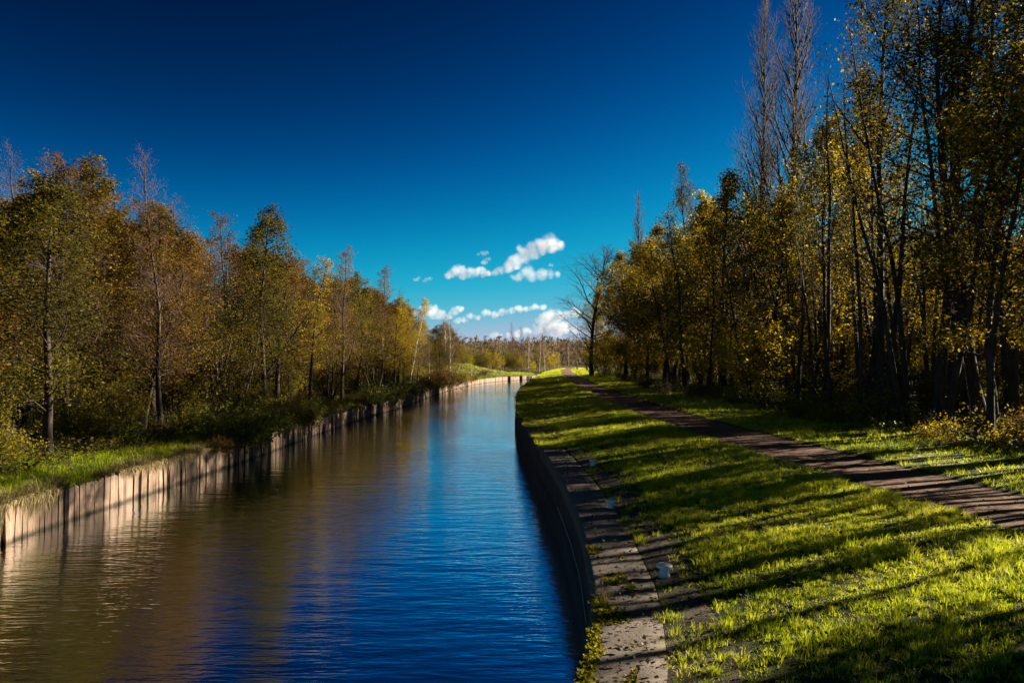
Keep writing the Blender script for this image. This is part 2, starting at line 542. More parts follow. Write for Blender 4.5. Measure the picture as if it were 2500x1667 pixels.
i0 = int(np.argmin(abs(LE[:, 1] - 17)))
base = Vector((LE[i0][0], LE[i0][1], 0))
pw_root = empty('plank_wall', base, 'weathered upright plank wall holding the grassy bank above the water', 'wall')
dist = np.r_[0, np.cumsum(np.linalg.norm(np.diff(LE, axis=0), axis=1))]
s_pos = dist[i0]
far_V, far_Q = [], []
count = 0
while True:
    w = rng.choice([0.20, 0.23, 0.26, 0.28, 0.31]) * rng.uniform(0.95, 1.05)
    gap = rng.choice([0.004, 0.008, 0.012, 0.02, 0.02, 0.045]) if rng.random() > 0.18 else rng.uniform(0.05, 0.12)
    s_c = s_pos + w / 2
    s_pos += w + gap
    x = np.interp(s_c, dist, LE[:, 0]); y = np.interp(s_c, dist, LE[:, 1])
    if y > 232 or s_c > dist[-1] - 2:
        break
    i = int(np.clip(np.searchsorted(dist, s_c), 1, len(LE) - 2))
    ang = math.atan2(tan[i][1], tan[i][0])
    top = 1.02 + 0.07 * (float(vnoise(s_c * 0.25, 8.1)) - 0.5) * 2 + rng.uniform(-0.07, 0.06) - (rng.uniform(0.08, 0.22) if rng.random() < 0.07 else 0)
    if 100 < y < 140:
        top -= 0.15
    dep = rng.uniform(-0.03, 0.02) - (0.07 if rng.random() < 0.15 else 0)
    lean = rng.gauss(0, 0.022)
    loc = Vector((x - tan[i][1] * dep, y + tan[i][0] * dep, top))
    if count < 260:
        o = link('plank', PM[rng.randrange(10)], pw_root)
        o.location = loc - base
        o.rotation_euler = (rng.uniform(-0.02, 0.02), lean, ang)
        o.scale = (w, rng.uniform(0.9, 1.4), 1)
        count += 1
    else:
        mt = Matrix.Translation(loc - base) @ Matrix.Rotation(ang, 4, 'Z') @ Matrix.Rotation(lean, 4, 'Y')
        c8 = [mt @ Vector((sx * w / 2, sy * 0.03, zz)) for zz in (-1.5, 0) for sx, sy in ((-1, -1), (1, -1), (1, 1), (-1, 1))]
        b0 = len(far_V)
        far_V += [tuple(v) for v in c8]
        far_Q += [(b0, b0 + 1, b0 + 5, b0 + 4), (b0 + 1, b0 + 2, b0 + 6, b0 + 5), (b0 + 2, b0 + 3, b0 + 7, b0 + 6), (b0 + 3, b0, b0 + 4, b0 + 7), (b0 + 4, b0 + 5, b0 + 6, b0 + 7)]
o = link('planking', make_mesh('planking', far_V, far_Q, None, [M['plank']]), pw_root)
o['kind'] = 'stuff'
# dark posts standing in the gaps of the far sunlit stretch
for s_y in (198.0, 205.5, 209.6, 210.4, 211.2, 212.0):
    x = float(np.interp(s_y, LE[:, 1], LE[:, 0]))
    big = s_y in (198.0, 205.5)
    w, h = (0.40, 1.15) if big else (0.20, 0.95)
    V = [(sx * w / 2, sy * w / 2, zz) for zz in (-1.0, h) for sx, sy in ((-1, -1), (1, -1), (1, 1), (-1, 1))]
    F = [(0, 1, 5, 4), (1, 2, 6, 5), (2, 3, 7, 6), (3, 0, 4, 7), (4, 5, 6, 7)]
    o = link('post', make_mesh('post', V, F, None, [M['bark']]), pw_root)
    o.location = Vector((x + 0.25, s_y - 0.25, 0)) - base
    o.rotation_euler = (0, 0, 0.7)

# ------------------------------------------------------------------ trees
def perp(v):
    a = Vector((0, 0, 1)) if abs(v.z) < 0.9 else Vector((1, 0, 0))
    p = v.cross(a)
    p.normalize()
    return p

class Grower:
    def __init__(self, seed, levels, leaf):
        self.r = random.Random(seed)
        self.lv = levels
        self.leaf = leaf
        self.poly = [[] for _ in levels]
        self.leaves = []
    def branch(self, p, d, Lg, rad, k):
        r, sp = self.r, self.lv[k]
        n = sp['seg']
        pts, rr = [p.copy()], [rad]
        g = sp.get('gnarl', 0.1)
        up = sp.get('up', 0.0)
        tip = sp.get('tip', 0.15)
        p = p.copy(); d = d.copy()
        for i in range(n):
            d = d + Vector((r.gauss(0, g), r.gauss(0, g), r.gauss(0, g) + up))
            d.normalize()
            p = p + d * (Lg / n)
            pts.append(p.copy())
            rr.append(rad * (1 - (1 - tip) * (i + 1) / n))
        self.poly[k].append((pts, rr))
        lf = self.leaf
        if lf and k >= lf['lvl']:
            m = lf['n']
            m = int(m) + (1 if r.random() < m - int(m) else 0)
            for j in range(m):
                t = r.uniform(lf.get('t0', 0.15), 1.0) * n
                i = min(int(t), n - 1)
                q_ = pts[i].lerp(pts[i + 1], t - i)
                s = lf.get('scatter', 0.06)
                self.leaves.append((q_.x + r.gauss(0, s), q_.y + r.gauss(0, s), q_.z + r.gauss(0, s)))
        if k + 1 < len(self.lv):
            ch = self.lv[k + 1]
            num = ch['n'] * (0.6 + 0.4 * min(1.0, Lg / ch.get('refL', Lg)))
            num = max(1, int(num + r.random()))
            az = r.uniform(0, 6.28)
            t0, t1 = ch.get('t0', 0.2), ch.get('t1', 1.0)
            for j in range(num):
                t = t0 + (t1 - t0) * (j + r.uniform(0.1, 0.9)) / num
                f = t * n
                i = min(int(f), n - 1)
                q_ = pts[i].lerp(pts[i + 1], f - i)
                ax = pts[i + 1] - pts[i]
                ax.normalize()
                az += 2.4 + r.uniform(-0.5, 0.5)
                side = Quaternion(ax, az) @ perp(ax)
                an = R(ch['angle'](t) if callable(ch['angle']) else ch['angle']) * r.uniform(0.8, 1.2)
                dd = ax * math.cos(an) + side * math.sin(an)
                ln = ch['len'](t) if callable(ch['len']) else ch['len']
                ln = (ln if ch.get('abs') else ln * Lg) * r.uniform(0.7, 1.25)
                if ln < 0.08:
                    continue
                pr_ = rr[i] * (1 - (f - i)) + rr[i + 1] * (f - i)
                self.branch(q_, dd, ln, min(pr_ * 0.75, max(ch.get('rmin', 0.004), ch['rad'] * ln)), k + 1)

def tubes(polys, sides):
    """all polylines of one level -> vertices and quads; grouped by point count"""
    Vs, Qs, base_i = [], [], 0
    groups = {}
    for pts, rr in polys:
        groups.setdefault(len(pts), []).append((pts, rr))
    for n, lst in groups.items():
        P = np.array([[tuple(v) for v in a] for a, _ in lst])
        Rr = np.array([b for _, b in lst])
        T = np.gradient(P, axis=1)
        T /= np.linalg.norm(T, axis=2, keepdims=True) + 1e-9
        mt = T.mean(axis=1)
        ref = np.where((abs(mt[:, 2]) > 0.8)[:, None], np.array([1.0, 0.1, 0]), np.array([0, 0, 1.0]))[:, None, :]
        U = np.cross(T, np.broadcast_to(ref, T.shape)); U /= np.linalg.norm(U, axis=2, keepdims=True) + 1e-9
        W = np.cross(T, U)
        a = np.arange(sides) * 2 * math.pi / sides
        ring = P[:, :, None, :] + Rr[:, :, None, None] * (np.cos(a)[None, None, :, None] * U[:, :, None, :] + np.sin(a)[None, None, :, None] * W[:, :, None, :])
        B = len(lst)
        idx = base_i + np.arange(B * n * sides).reshape(B, n, sides)
        nx = np.roll(idx, -1, axis=2)
        q = np.stack([idx[:, :-1], idx[:, 1:], nx[:, 1:], nx[:, :-1]], -1).reshape(-1, 4)
        Vs.append(ring.reshape(-1, 3)); Qs.append(q)
        base_i += B * n * sides
    if not Vs:
        return np.zeros((0, 3)), np.zeros((0, 4), int)
    return np.concatenate(Vs), np.concatenate(Qs)

def leaf_faces(P, size, seed, droop=0.3, flat=0.5, aspect=0.62):
    """one folded rhombus of two triangles per leaf"""
    rs = np.random.RandomState(seed)
    n = len(P)
    sz = size * rs.uniform(0.55, 1.35, n)
    th = rs.uniform(0, 2 * math.pi, n)
    el = rs.normal(-droop, 0.5, n)
    D = np.c_[np.cos(th) * np.cos(el), np.sin(th) * np.cos(el), np.sin(el)]
    Nn = rs.normal(0, 1, (n, 3)); Nn[:, 2] = np.abs(Nn[:, 2]) + flat
    X = np.cross(D, Nn); X /= np.linalg.norm(X, axis=1, keepdims=True) + 1e-9
    Z = np.cross(X, D)
    s = sz[:, None]
    a = P
    tip = P + D * s
    mid = P + D * s * 0.5 + Z * s * 0.10
    l = mid + X * s * aspect * 0.5
    r_ = mid - X * s * aspect * 0.5
    V = np.stack([a, l, tip, r_], 1).reshape(-1, 3)
    b = np.arange(n) * 4
    T = np.concatenate([np.stack([b, b + 1, b + 2], 1), np.stack([b, b + 2, b + 3], 1)])
    return V, T

PROTO = {}
def build_tree(key, seed, stems, levels, leaf, mats, leaf_size=0.1, tone=(0.15, 0.9), trunk_levels=2, sides=(8, 5, 3, 3), leaf_drop=0.0, droop=0.3, flare=1.25):
    g = Grower(seed, levels, leaf)
    for p, d, Lg, rad in stems:
        g.branch(Vector(p), Vector(d).normalized(), Lg, rad, 0)
    if flare:
        for pts, rr in g.poly[0]:
            rr[0] *= flare
    Vt, Qt, off = [], [], 0
    for k in range(trunk_levels):
        v, q_ = tubes(g.poly[k], sides[k])
        Vt.append(v); Qt.append(q_ + off); off += len(v)
    trunk = make_mesh(key + '_trunk', np.concatenate(Vt), np.concatenate(Qt), None, [mats[0]], smooth=True)
    Vc, Qc, off = [], [], 0
    for k in range(trunk_levels, len(levels)):
        v, q_ = tubes(g.poly[k], sides[k])
        Vc.append(v); Qc.append(q_ + off); off += len(v)
    nq = sum(len(q_) for q_ in Qc)
    Tc = np.zeros((0, 3), int)
    tn = np.zeros(nq)
    if g.leaves:
        P = np.array(g.leaves)
        rs = np.random.RandomState(seed + 5)
        if leaf_drop:                                  # clumps: drop leaves where a coarse 3-D noise is low
            a = vnoise(P[:, 0] * 0.7 + 11, P[:, 2] * 0.7) * 0.5 + vnoise(P[:, 1] * 0.7 + 3, P[:, 2] * 0.7 + 40) * 0.5
            P = P[(a + rs.uniform(-0.12, 0.12, len(P))) > np.quantile(a, leaf_drop)]
        v, t = leaf_faces(P, leaf_size, seed, droop)
        cl = vnoise(P[:, 0] * 0.9, P[:, 2] * 0.9 + P[:, 1] * 0.5)
        tv = np.clip(tone[0] + (tone[1] - tone[0]) * (0.55 * rs.rand(len(P)) + 0.45 * cl), 0, 1)
        Vc.append(v); Tc = t + off
        tn = np.concatenate([tn, tv, tv])
    V = np.concatenate(Vc) if Vc else np.zeros((0, 3))
    Q = np.concatenate(Qc) if Qc else np.zeros((0, 4), int)
    mi = np.r_[np.zeros(nq, int), np.ones(len(Tc), int)]
    crown = make_mesh(key + '_crown', V, Q, Tc, [mats[1], mats[2]], tn, mi)
    PROTO[key] = (trunk, crown)

def place(key, name, x, y, z, s=1.0, rz=0.0, label=None, cat='tree', group=None, lean=(0, 0), wide=1.0):
    root = empty(name, (x, y, z), label, cat, group, rot=(lean[0], lean[1], rz), s=(s * wide, s * wide, s))
    link('trunk' if cat == 'tree' else 'stem', PROTO[key][0], root)
    link('crown' if cat == 'tree' else 'foliage', PROTO[key][1], root)
    return root

UP = (0, 0, 1)
def alder(key, seed, H, Rm, mats, leaf_n, drop=0.25, n1=46, lsz=0.118, tone=(0.1, 0.85), t0=0.16):
    prof = lambda t: Rm * (0.35 + 0.65 * min(1, (t - 0.05) / 0.22)) * (1 - t) ** 0.75 + 0.5
    build_tree(key, seed, [((0, 0, -0.2), (0.02, 0.01, 1), H, 0.0105 * H)],
               [dict(seg=9, gnarl=0.035, up=0.05, tip=0.10),
                dict(n=n1, len=prof, abs=1, angle=lambda t: 62 - 28 * t, rad=0.011, seg=5, gnarl=0.09, up=0.05, t0=t0),
                dict(n=11, len=lambda t: 0.42 * (1.1 - 0.6 * t), angle=44, rad=0.008, seg=3, gnarl=0.12, up=0.03, t0=0.15, refL=2.5),
                dict(n=6, len=0.48, angle=42, rad=0.007, seg=2, gnarl=0.15, up=0.04, t0=0.12, refL=0.9)],
               dict(lvl=2, n=leaf_n, scatter=0.14), mats, lsz, tone, 2, (8, 5, 3, 3), drop)

alder('alder_a', 1, 15.5, 3.9, (M['bark'], M['twig_dark'], M['gold']), 8.0, 0.12)
alder('alder_b', 2, 14.5, 3.6, (M['bark'], M['twig_dark'], M['olive']), 8.0, 0.14)
alder('alder_c', 3, 13.0, 3.3, (M['bark_brown'], M['twig_dark'], M['russet']), 5.0, 0.18)
alder('thin_alder', 4, 13.5, 2.1, (M['bark_brown'], M['twig_dark'], M['gold']), 4.6, 0.15, 34)

def bare_birch(key, seed, H, Rm, leaf_n, mats, lsz=0.09):
    prof = lambda t: Rm * (1 - t) ** 0.6 + 0.6
    build_tree(key, seed, [((0, 0, -0.2), (0.03, -0.02, 1), H, 0.0085 * H)],
               [dict(seg=9, gnarl=0.05, up=0.05, tip=0.12),
                dict(n=38, len=prof, abs=1, angle=lambda t: 48 - 16 * t, rad=0.010, seg=5, gnarl=0.07, up=0.08, t0=0.22),
                dict(n=12, len=lambda t: 0.5 * (1.1 - 0.5 * t), angle=36, rad=0.007, seg=4, gnarl=0.09, up=0.03, t0=0.15, refL=2.0),
                dict(n=7, len=0.5, angle=34, rad=0.009, rmin=0.009, seg=2, gnarl=0.12, up=0.0, t0=0.1, refL=0.9)],
               dict(lvl=3, n=leaf_n, scatter=0.06), mats, lsz, (0.2, 0.9), 2, (7, 4, 3, 3), 0.3)
bare_birch('birch_bare', 6, 16.0, 2.6, 0.5, (M['bark_brown'], M['twig_purple'], M['russet']))
bare_birch('birch_russet', 7, 14.0, 2.6, 2.6, (M['bark_brown'], M['twig_purple'], M['russet']))
bare_birch('birch_yellow', 8, 13.0, 2.0, 5.0, (M['birch'], M['twig_dark'], M['yellow']))
bare_birch('birch_white', 9, 13.0, 1.7, 0.6, (M['birch'], M['twig_purple'], M['gold']))

def stems_fan(seed, n, L0, spread, rad, rbase=0.3):
    r = random.Random(seed)
    out = []
    for i in range(n):
        a = i * 2.4 + r.uniform(-0.4, 0.4)
        s = r.uniform(0.25, 1.0) * spread
        out.append(((math.cos(a) * rbase * r.random(), math.sin(a) * rbase * r.random(), -0.15), (math.cos(a) * s, math.sin(a) * s, 1), L0 * r.uniform(0.7, 1.1), rad * r.uniform(0.7, 1.2)))
    return out
def multistem(key, seed, n, H, spread, mats, leaf_n, lsz=0.1, rad=0.07, n1=9, n2=6, drop=0.2, tone=(0.15, 0.9), t0=0.3):
    build_tree(key, seed, stems_fan(seed, n, H, spread, rad),
               [dict(seg=7, gnarl=0.07, up=0.05, tip=0.12),
                dict(n=n1, len=lambda t: 0.30 * (1.25 - t), angle=38, rad=0.010, seg=4, gnarl=0.1, up=0.06, t0=t0),
                dict(n=n2, len=0.42, angle=40, rad=0.008, seg=3, gnarl=0.12, up=0.03, t0=0.15, refL=1.5),
                dict(n=4, len=0.5, angle=40, rad=0.008, rmin=0.006, seg=2, gnarl=0.15, t0=0.15, refL=0.7)],
               dict(lvl=2, n=leaf_n, scatter=0.10), mats, lsz, tone, 2, (6, 4, 3, 3), drop)
multistem('willow', 12, 8, 8.5, 0.42, (M['bark_brown'], M['twig_dark'], M['olive']), 2.4)
multistem('willow_pale', 13, 5, 8.0, 0.35, (M['bark_pale'], M['twig_purple'], M['gold']), 2.0)
multistem('hazel', 14, 9, 5.2, 0.55, (M['bark_brown'], M['twig_dark'], M['yellow']), 4.0, 0.12, 0.045, 8, 5, 0.15, (0.25, 1.0), 0.2)
multistem('scrub', 15, 9, 3.6, 0.6, (M['bark_brown'], M['twig_dark'], M['olive']), 4.0, 0.10, 0.03, 8, 5, 0.15, (0.2, 0.9), 0.15)

def broad(key, seed, H, Rm, mats, leaf_n, lsz, drop, tone=(0.15, 0.95), t0=0.16, n1=26, r0=0.016, n2=11, rm=0.004):
    prof = lambda t: Rm * (0.55 + 0.45 * math.sin(math.pi * min(1, max(0, (t - 0.1) / 0.9)))) * (1.0 if t < 0.6 else 1.0 - 0.75 * (t - 0.6) / 0.4)
    build_tree(key, seed, [((0, 0, -0.2), (0.05, 0.03, 1), H, r0 * H)],
               [dict(seg=9, gnarl=0.05, up=0.10, tip=0.10),
                dict(n=n1, len=prof, abs=1, angle=lambda t: 66 - 34 * t, rad=0.014, seg=6, gnarl=0.12, up=0.045, t0=t0),
                dict(n=n2, len=lambda t: 0.40 * (1.15 - 0.6 * t), angle=45, rad=0.009, rmin=rm, seg=4, gnarl=0.14, up=0.02, t0=0.18, refL=3.0),
                dict(n=6, len=0.45, angle=44, rad=0.008, rmin=rm, seg=2, gnarl=0.16, up=0.0, t0=0.12, refL=1.0)],
               dict(lvl=2, n=leaf_n, scatter=0.18), mats, lsz, tone, 2, (9, 5, 3, 3), drop)
broad('maple_a', 21, 17.0, 4.6, (M['bark'], M['twig_dark'], M['yellow']), 6.5, 0.18, 0.14, (0.1, 0.95), 0.08, 42, 0.013)
broad('maple_b', 22, 15.0, 4.2, (M['bark'], M['twig_dark'], M['gold']), 6.5, 0.17, 0.14, (0.12, 1.0), 0.08, 42, 0.013)
broad('tall_a', 23, 24.0, 4.6, (M['bark'], M['twig_dark'], M['olive']), 4.6, 0.17, 0.30, (0.0, 0.65), 0.24, 38, 0.011, 11)
broad('tall_b', 24, 23.0, 4.0, (M['bark'], M['twig_dark'], M['olive']), 4.6, 0.16, 0.30, (0.0, 0.65), 0.20, 38, 0.011, 11)
broad('pole_a', 25, 17.0, 2.9, (M['bark'], M['twig_dark'], M['gold']), 5.0, 0.15, 0.30, (0.15, 0.95), 0.14, 28, 0.008, 9)
def slim(key, seed, H, leaf_n, lsz, drop, mats):
    build_tree(key, seed, [((0, 0, -0.2), (0.02, 0.02, 1), H, 0.0072 * H)],
               [dict(seg=9, gnarl=0.045, up=0.09, tip=0.12),
                dict(n=22, len=lambda t: 0.5 + 2.0 * (1 - t) ** 0.7, abs=1, angle=lambda t: 46 - 16 * t, rad=0.011, seg=5, gnarl=0.09, up=0.09, t0=0.30),
                dict(n=8, len=lambda t: 0.42 * (1.15 - 0.6 * t), angle=40, rad=0.009, rmin=0.006, seg=3, gnarl=0.12, up=0.04, t0=0.15, refL=2.0),
                dict(n=4, len=0.5, angle=40, rad=0.009, rmin=0.006, seg=2, gnarl=0.15, t0=0.15, refL=0.8)],
               dict(lvl=2, n=leaf_n, scatter=0.14), mats, lsz, (0.1, 0.95), 2, (6, 4, 3, 3), drop)
slim('stem_a', 61, 17.0, 1.7, 0.14, 0.45, (M['bark'], M['twig_dark'], M['olive']))
slim('stem_b', 62, 15.0, 2.0, 0.14, 0.45, (M['bark'], M['twig_dark'], M['olive']))
slim('stem_bare', 63, 16.0, 0.5, 0.13, 0.30, (M['bark'], M['twig_dark'], M['gold']))
broad('oak_bare', 27, 22.0, 7.0, (M['bark'], M['twig_dark'], M['russet']), 0.15, 0.10, 0.2, (0.1, 0.7), 0.16, 48, 0.012, 14, 0.020)

def poplar(key, seed, H):
    prof = lambda t: H * 0.22 * (1.15 - t) ** 0.8
    build_tree(key, seed, [((0, 0, -0.2), (0.0, 0.0, 1), H, 0.0075 * H)],
               [dict(seg=10, gnarl=0.014, up=0.05, tip=0.08),
                dict(n=70, len=prof, abs=1, angle=lambda t: 27 - 8 * t, rad=0.0125, seg=6, gnarl=0.05, up=0.14, t0=0.10),
                dict(n=15, len=lambda t: 0.36 * (1.2 - 0.7 * t), angle=28, rad=0.013, rmin=0.028, seg=3, gnarl=0.06, up=0.12, t0=0.12, refL=4.0),
                dict(n=5, len=0.5, angle=26, rad=0.014, rmin=0.024, seg=2, gnarl=0.08, up=0.10, t0=0.2, refL=1.5)],
               dict(lvl=3, n=0.12, scatter=0.05), (M['bark'], M['twig_dark'], M['russet']), 0.10, (0.1, 0.7), 2, (8, 4, 3, 3), 0.2)
poplar('poplar_a', 31, 34.0)


# low bushes: bramble, ivy, dead herbage
def bush(key, seed, n, H, spread, mats, leaf_n, lsz, tone, droop_up=-0.10, n1=9):
    build_tree(key, seed, stems_fan(seed, n, H, spread, 0.012, 0.5),
               [dict(seg=6, gnarl=0.16, up=droop_up, tip=0.3),
                dict(n=n1, len=0.38, angle=48, rad=0.006, rmin=0.004, seg=3, gnarl=0.18, up=-0.02, t0=0.1),
                dict(n=4, len=0.45, angle=45, rad=0.006, rmin=0.0035, seg=2, gnarl=0.2, t0=0.1, refL=0.6)],
               dict(lvl=1, n=leaf_n, scatter=0.07), mats, lsz, tone, 1, (4, 3, 3), 0.12)
bush('bramble_green', 41, 14, 1.9, 0.9, (M['twig_dark'], M['twig_dark'], M['green']), 5.0, 0.10, (0.2, 1.0))
bush('bramble_olive', 42, 14, 1.7, 0.9, (M['bark_brown'], M['twig_dark'], M['olive']), 5.0, 0.09, (0.2, 1.0))
bush('bramble_yellow', 43, 13, 1.5, 0.9, (M['bark_brown'], M['twig_dark'], M['yellow']), 4.0, 0.09, (0.0, 0.7))
bush('bracken', 44, 14, 1.3, 1.1, (M['bark_brown'], M['twig_purple'], M['russet']), 5.0, 0.09, (0.1, 1.0))
bush('weeds', 45, 20, 1.5, 0.45, (M['bark_brown'], M['twig_purple'], M['straw']), 2.2, 0.06, (0.0, 0.9), 0.0, 7)

# ---------------- trees of the plank side
rng = random.Random(5)
def L_at(px, d):                         # place along a line of sight of the survey: picture column 0..2500 and distance
    return (px - 1250) / 1944.0 * d
def left_z(x, y):
    i = int(np.argmin((LE[:, 0] - x) ** 2 + (LE[:, 1] - y) ** 2))
    o = math.hypot(LE[i, 0] - x, LE[i, 1] - y)
    return float(z_left(np.array([x]), np.array([y]), np.array([o]))[0])
LW = 'trees at the front of the wood behind the plank wall'
left_front = [
    # key, name, px, d, height scale, label, lean
    ('alder_a', 'alder_tree', 238, 43, 0.93, 'tall dark-trunked alder with golden leaves, rising above the skyline over the pale near planks', (0, 0)),
    ('alder_b', 'alder_tree', 649, 54, 0.98, 'conical olive alder with a straight dark trunk, tallest where the wood starts to step down', (0, 0)),
    ('birch_bare', 'birch_tree', 395, 55, 1.12, 'bare purplish birch crown standing alone above the wood between the two big alders', (0, 0)),
    ('birch_bare', 'birch_tree', 55, 45, 0.96, 'bare twiggy tree top poking out at the picture edge above the yellow foliage', (0, 0)),
    ('birch_russet', 'birch_tree', 150, 50, 1.15, 'russet-topped birch between the edge tree and the tall dark-trunked alder', (0, 0)),
    ('thin_alder', 'alder_tree', 18, 36, 0.9, 'golden yellow tree at the very edge of the wood above the grassy bank', (0, 0)),
    ('alder_c', 'alder_tree', 350, 41, 0.82, 'leaning russet alder with a forked dark trunk behind the pale dead stems', (0.05, 0.10)),
    ('willow', 'willow_tree', 503, 56, 1.0, 'many-stemmed willow fanning up from one foot behind the bramble patch', (0, 0)),
    ('willow_pale', 'willow_tree', 573, 52, 0.85, 'slim pale-stemmed willow in front of the olive conical alder', (0, 0)),
    ('birch_bare', 'birch_tree', 480, 66, 0.95, 'purple twiggy birch on the skyline just past the lone bare crown', (0, 0)),
    ('birch_russet', 'birch_tree', 545, 64, 1.08, 'red-brown twiggy birch on the skyline before the olive conical alder', (0, 0)),
    ('thin_alder', 'alder_tree', 758, 62, 0.88, 'thin golden alder with a pale lit foot by the water', (0, 0)),
    ('alder_c', 'alder_tree', 710, 68, 0.98, 'dense brown alder just beyond the olive conical one', (0, 0)),
    ('birch_russet', 'birch_tree', 835, 76, 1.02, 'brown feathery birch topping the middle of the wood', (0, 0)),
    ('willow', 'willow_tree', 800, 72, 0.95, 'low spreading willow leaning over the bank in mid wood', (0, 0)),
    ('willow_pale', 'willow_tree', 918, 82, 1.05, 'leaning pale forked stems at the brink above the ivied planks', (0, 0.12)),
    ('alder_b', 'alder_tree', 870, 88, 0.92, 'olive alder behind the leaning pale stems', (0, 0)),
    ('birch_russet', 'birch_tree', 932, 100, 1.08, 'brown rounded birch top that peaks above its neighbours near the bend', (0, 0)),
    ('birch_bare', 'birch_tree', 960, 112, 0.86, 'grey bare birch between the brown peak and the yellow tree', (0, 0)),
    ('birch_yellow', 'birch_tree', 1000, 124, 1.02, 'bright yellow birch standing at the end of the dark wood', (0, 0)),
    ('thin_alder', 'alder_tree', 985, 118, 0.80, 'thin golden alder in front of the yellow birch', (0, 0)),
    ('birch_white', 'birch_tree', 1048, 146, 0.72, 'low white-stemmed birch beside the two tall white birches', (0, 0)),
    ('birch_white', 'birch_tree', 1082, 152, 0.90, 'white-stemmed bare birch, first of the two tall ones past the yellow tree', (0, 0)),
    ('birch_white', 'birch_tree', 1098, 156, 0.95, 'white-stemmed bare birch nearest the green mound', (0, 0.02)),
    ('birch_yellow', 'birch_tree', 1062, 150, 0.60, 'short yellow-green birch among the white stems', (0, 0)),
]
LM = ['the tall dark-trunked alder', 'the conical olive alder', 'the lone bare crown', 'the bare edge tree', 'the russet-topped birch', 'the golden edge tree', 'the forked russet alder',
      'the fan-stemmed willow', 'the slim pale willow', 'the purple skyline birch', 'the red-brown skyline birch', 'the lit-footed thin alder', 'the dense brown alder', 'the feathery brown birch',
      'the low spreading willow', 'the leaning pale stems', 'the mid-wood olive alder', 'the brown birch peak', 'the grey bare birch', 'the bright yellow birch', 'the lower thin alder',
      'the low white birch', 'the first tall white birch', 'the white birch by the mound', 'the short yellow-green birch']
MARKS = [(w_, L_at(t_[2], t_[3]), t_[3]) for w_, t_ in zip(LM, left_front)]
taken = []
for key, name, px, d, s, lab, lean in left_front:
    x = L_at(px, d)
    taken.append((x, d))
    place(key, name, x, d, left_z(x, d) - 0.05, s, rng.uniform(0, 6.28), lab, 'tree', LW, lean, 1.3)
desc_L = {'alder_a': 'golden alder', 'alder_b': 'olive alder', 'alder_c': 'russet alder', 'thin_alder': 'thin golden alder', 'birch_bare': 'bare purple birch', 'birch_russet': 'russet birch', 'willow': 'many-stemmed willow', 'willow_pale': 'pale-stemmed willow'}
fill_lab = {'alder_a': 'golden alder crowded inside the wood behind the plank wall', 'alder_b': 'olive alder crowded inside the wood behind the plank wall',
            'alder_c': 'russet alder crowded inside the wood behind the plank wall', 'thin_alder': 'thin golden alder deep in the wood behind the plank wall',
            'birch_bare': 'bare purple birch deep in the wood behind the plank wall', 'birch_russet': 'russet birch deep in the wood behind the plank wall',
            'willow': 'many-stemmed willow inside the wood behind the plank wall', 'willow_pale': 'pale-stemmed willow inside the wood behind the plank wall'}
def label_by(marks, desc, x, y, used, tail=''):
    """words that say which one: its look and the named neighbour it stands by"""
    order = sorted(marks, key=lambda m_: (m_[1] - x) ** 2 + (m_[2] - y) ** 2)
    for words_, mx, my in order[:6]:
        d = math.hypot(mx - x, my - y)
        far = abs(x) - abs(mx)
        rels = (['close behind', 'well behind'] if far > 1.2 else ['right beside', 'a little way past'] if y >= my else ['right beside', 'just before'])
        rel = rels[0] if d < 5 else rels[1]
        lab = f'{desc} {rel} {words_}'
        if lab not in used:
            used.add(lab)
            return lab
    return None
USED = set()
skyL = interp([(0, .262), (240, .255), (400, .21), (500, .19), (600, .17), (640, .17), (720, .14), (800, .125), (850, .12), (920, .095), (980, .08), (1010, .06), (1100, .045)])
skyR = interp([(1380, .03), (1450, .072), (1511, .137), (1600, .16), (1700, .20), (1760, .205), (1830, .225), (1990, .25), (2030, .42), (2100, .60), (4000, 1.0)])
def fit_scale(fn, x, y, ground, h0, lo, hi):
    """scale that keeps a filler tree's top within the wood's outline"""
    px = 1250 + x / y * 1944
    return max(0.3, min(1.15, (5 + y * float(fn(px)) * rng.uniform(lo, hi) - ground) / h0))
def scatter(n, ymin, ymax, omin, omax, edge, mind, tries=4000, bias=1.0):
    got = []
    t = 0
    while len(got) < n and t < tries:
        t += 1
        y = ymin + (ymax - ymin) * rng.random() ** 1.2
        o = omin + (omax - omin) * rng.random() ** bias
        x = edge(y, o)
        if abs(x) / max(y, 1) > 0.86 and x < 0:
            continue
        if all((x - a) ** 2 + (y - b) ** 2 > mind ** 2 for a, b in taken):
            taken.append((x, y)); got.append((x, y))
    return got
for x, y in scatter(156, 27, 175, 4.0, 36, lambda y, o: float(LEx(y)) - o, 2.1, bias=1.3):
    key = rng.choice(['alder_a', 'alder_c', 'alder_b', 'alder_c', 'birch_russet', 'thin_alder', 'birch_bare', 'birch_russet', 'birch_russet', 'willow', 'willow_pale'])
    if y < 46 and key.startswith('willow'):
        key = 'alder_b'
    nm = {'a': 'alder_tree', 'b': 'birch_tree', 'w': 'willow_tree', 't': 'alder_tree'}[key[0]]
    h0 = {'alder_a': 15.5, 'alder_b': 14.5, 'alder_c': 13, 'thin_alder': 13.5, 'birch_bare': 16, 'birch_russet': 14, 'willow': 8.5, 'willow_pale': 8}[key]
    s = fit_scale(skyL, x, y, left_z(x, y), h0, 0.78, 0.97)
    place(key, nm, x, y, left_z(x, y) - 0.05, s, rng.uniform(0, 6.28), label_by(MARKS, desc_L[key], x, y, USED) or fill_lab[key], 'tree', 'trees inside the wood behind the plank wall', (rng.uniform(-.04, .04), rng.uniform(-.04, .04)), 1.65)

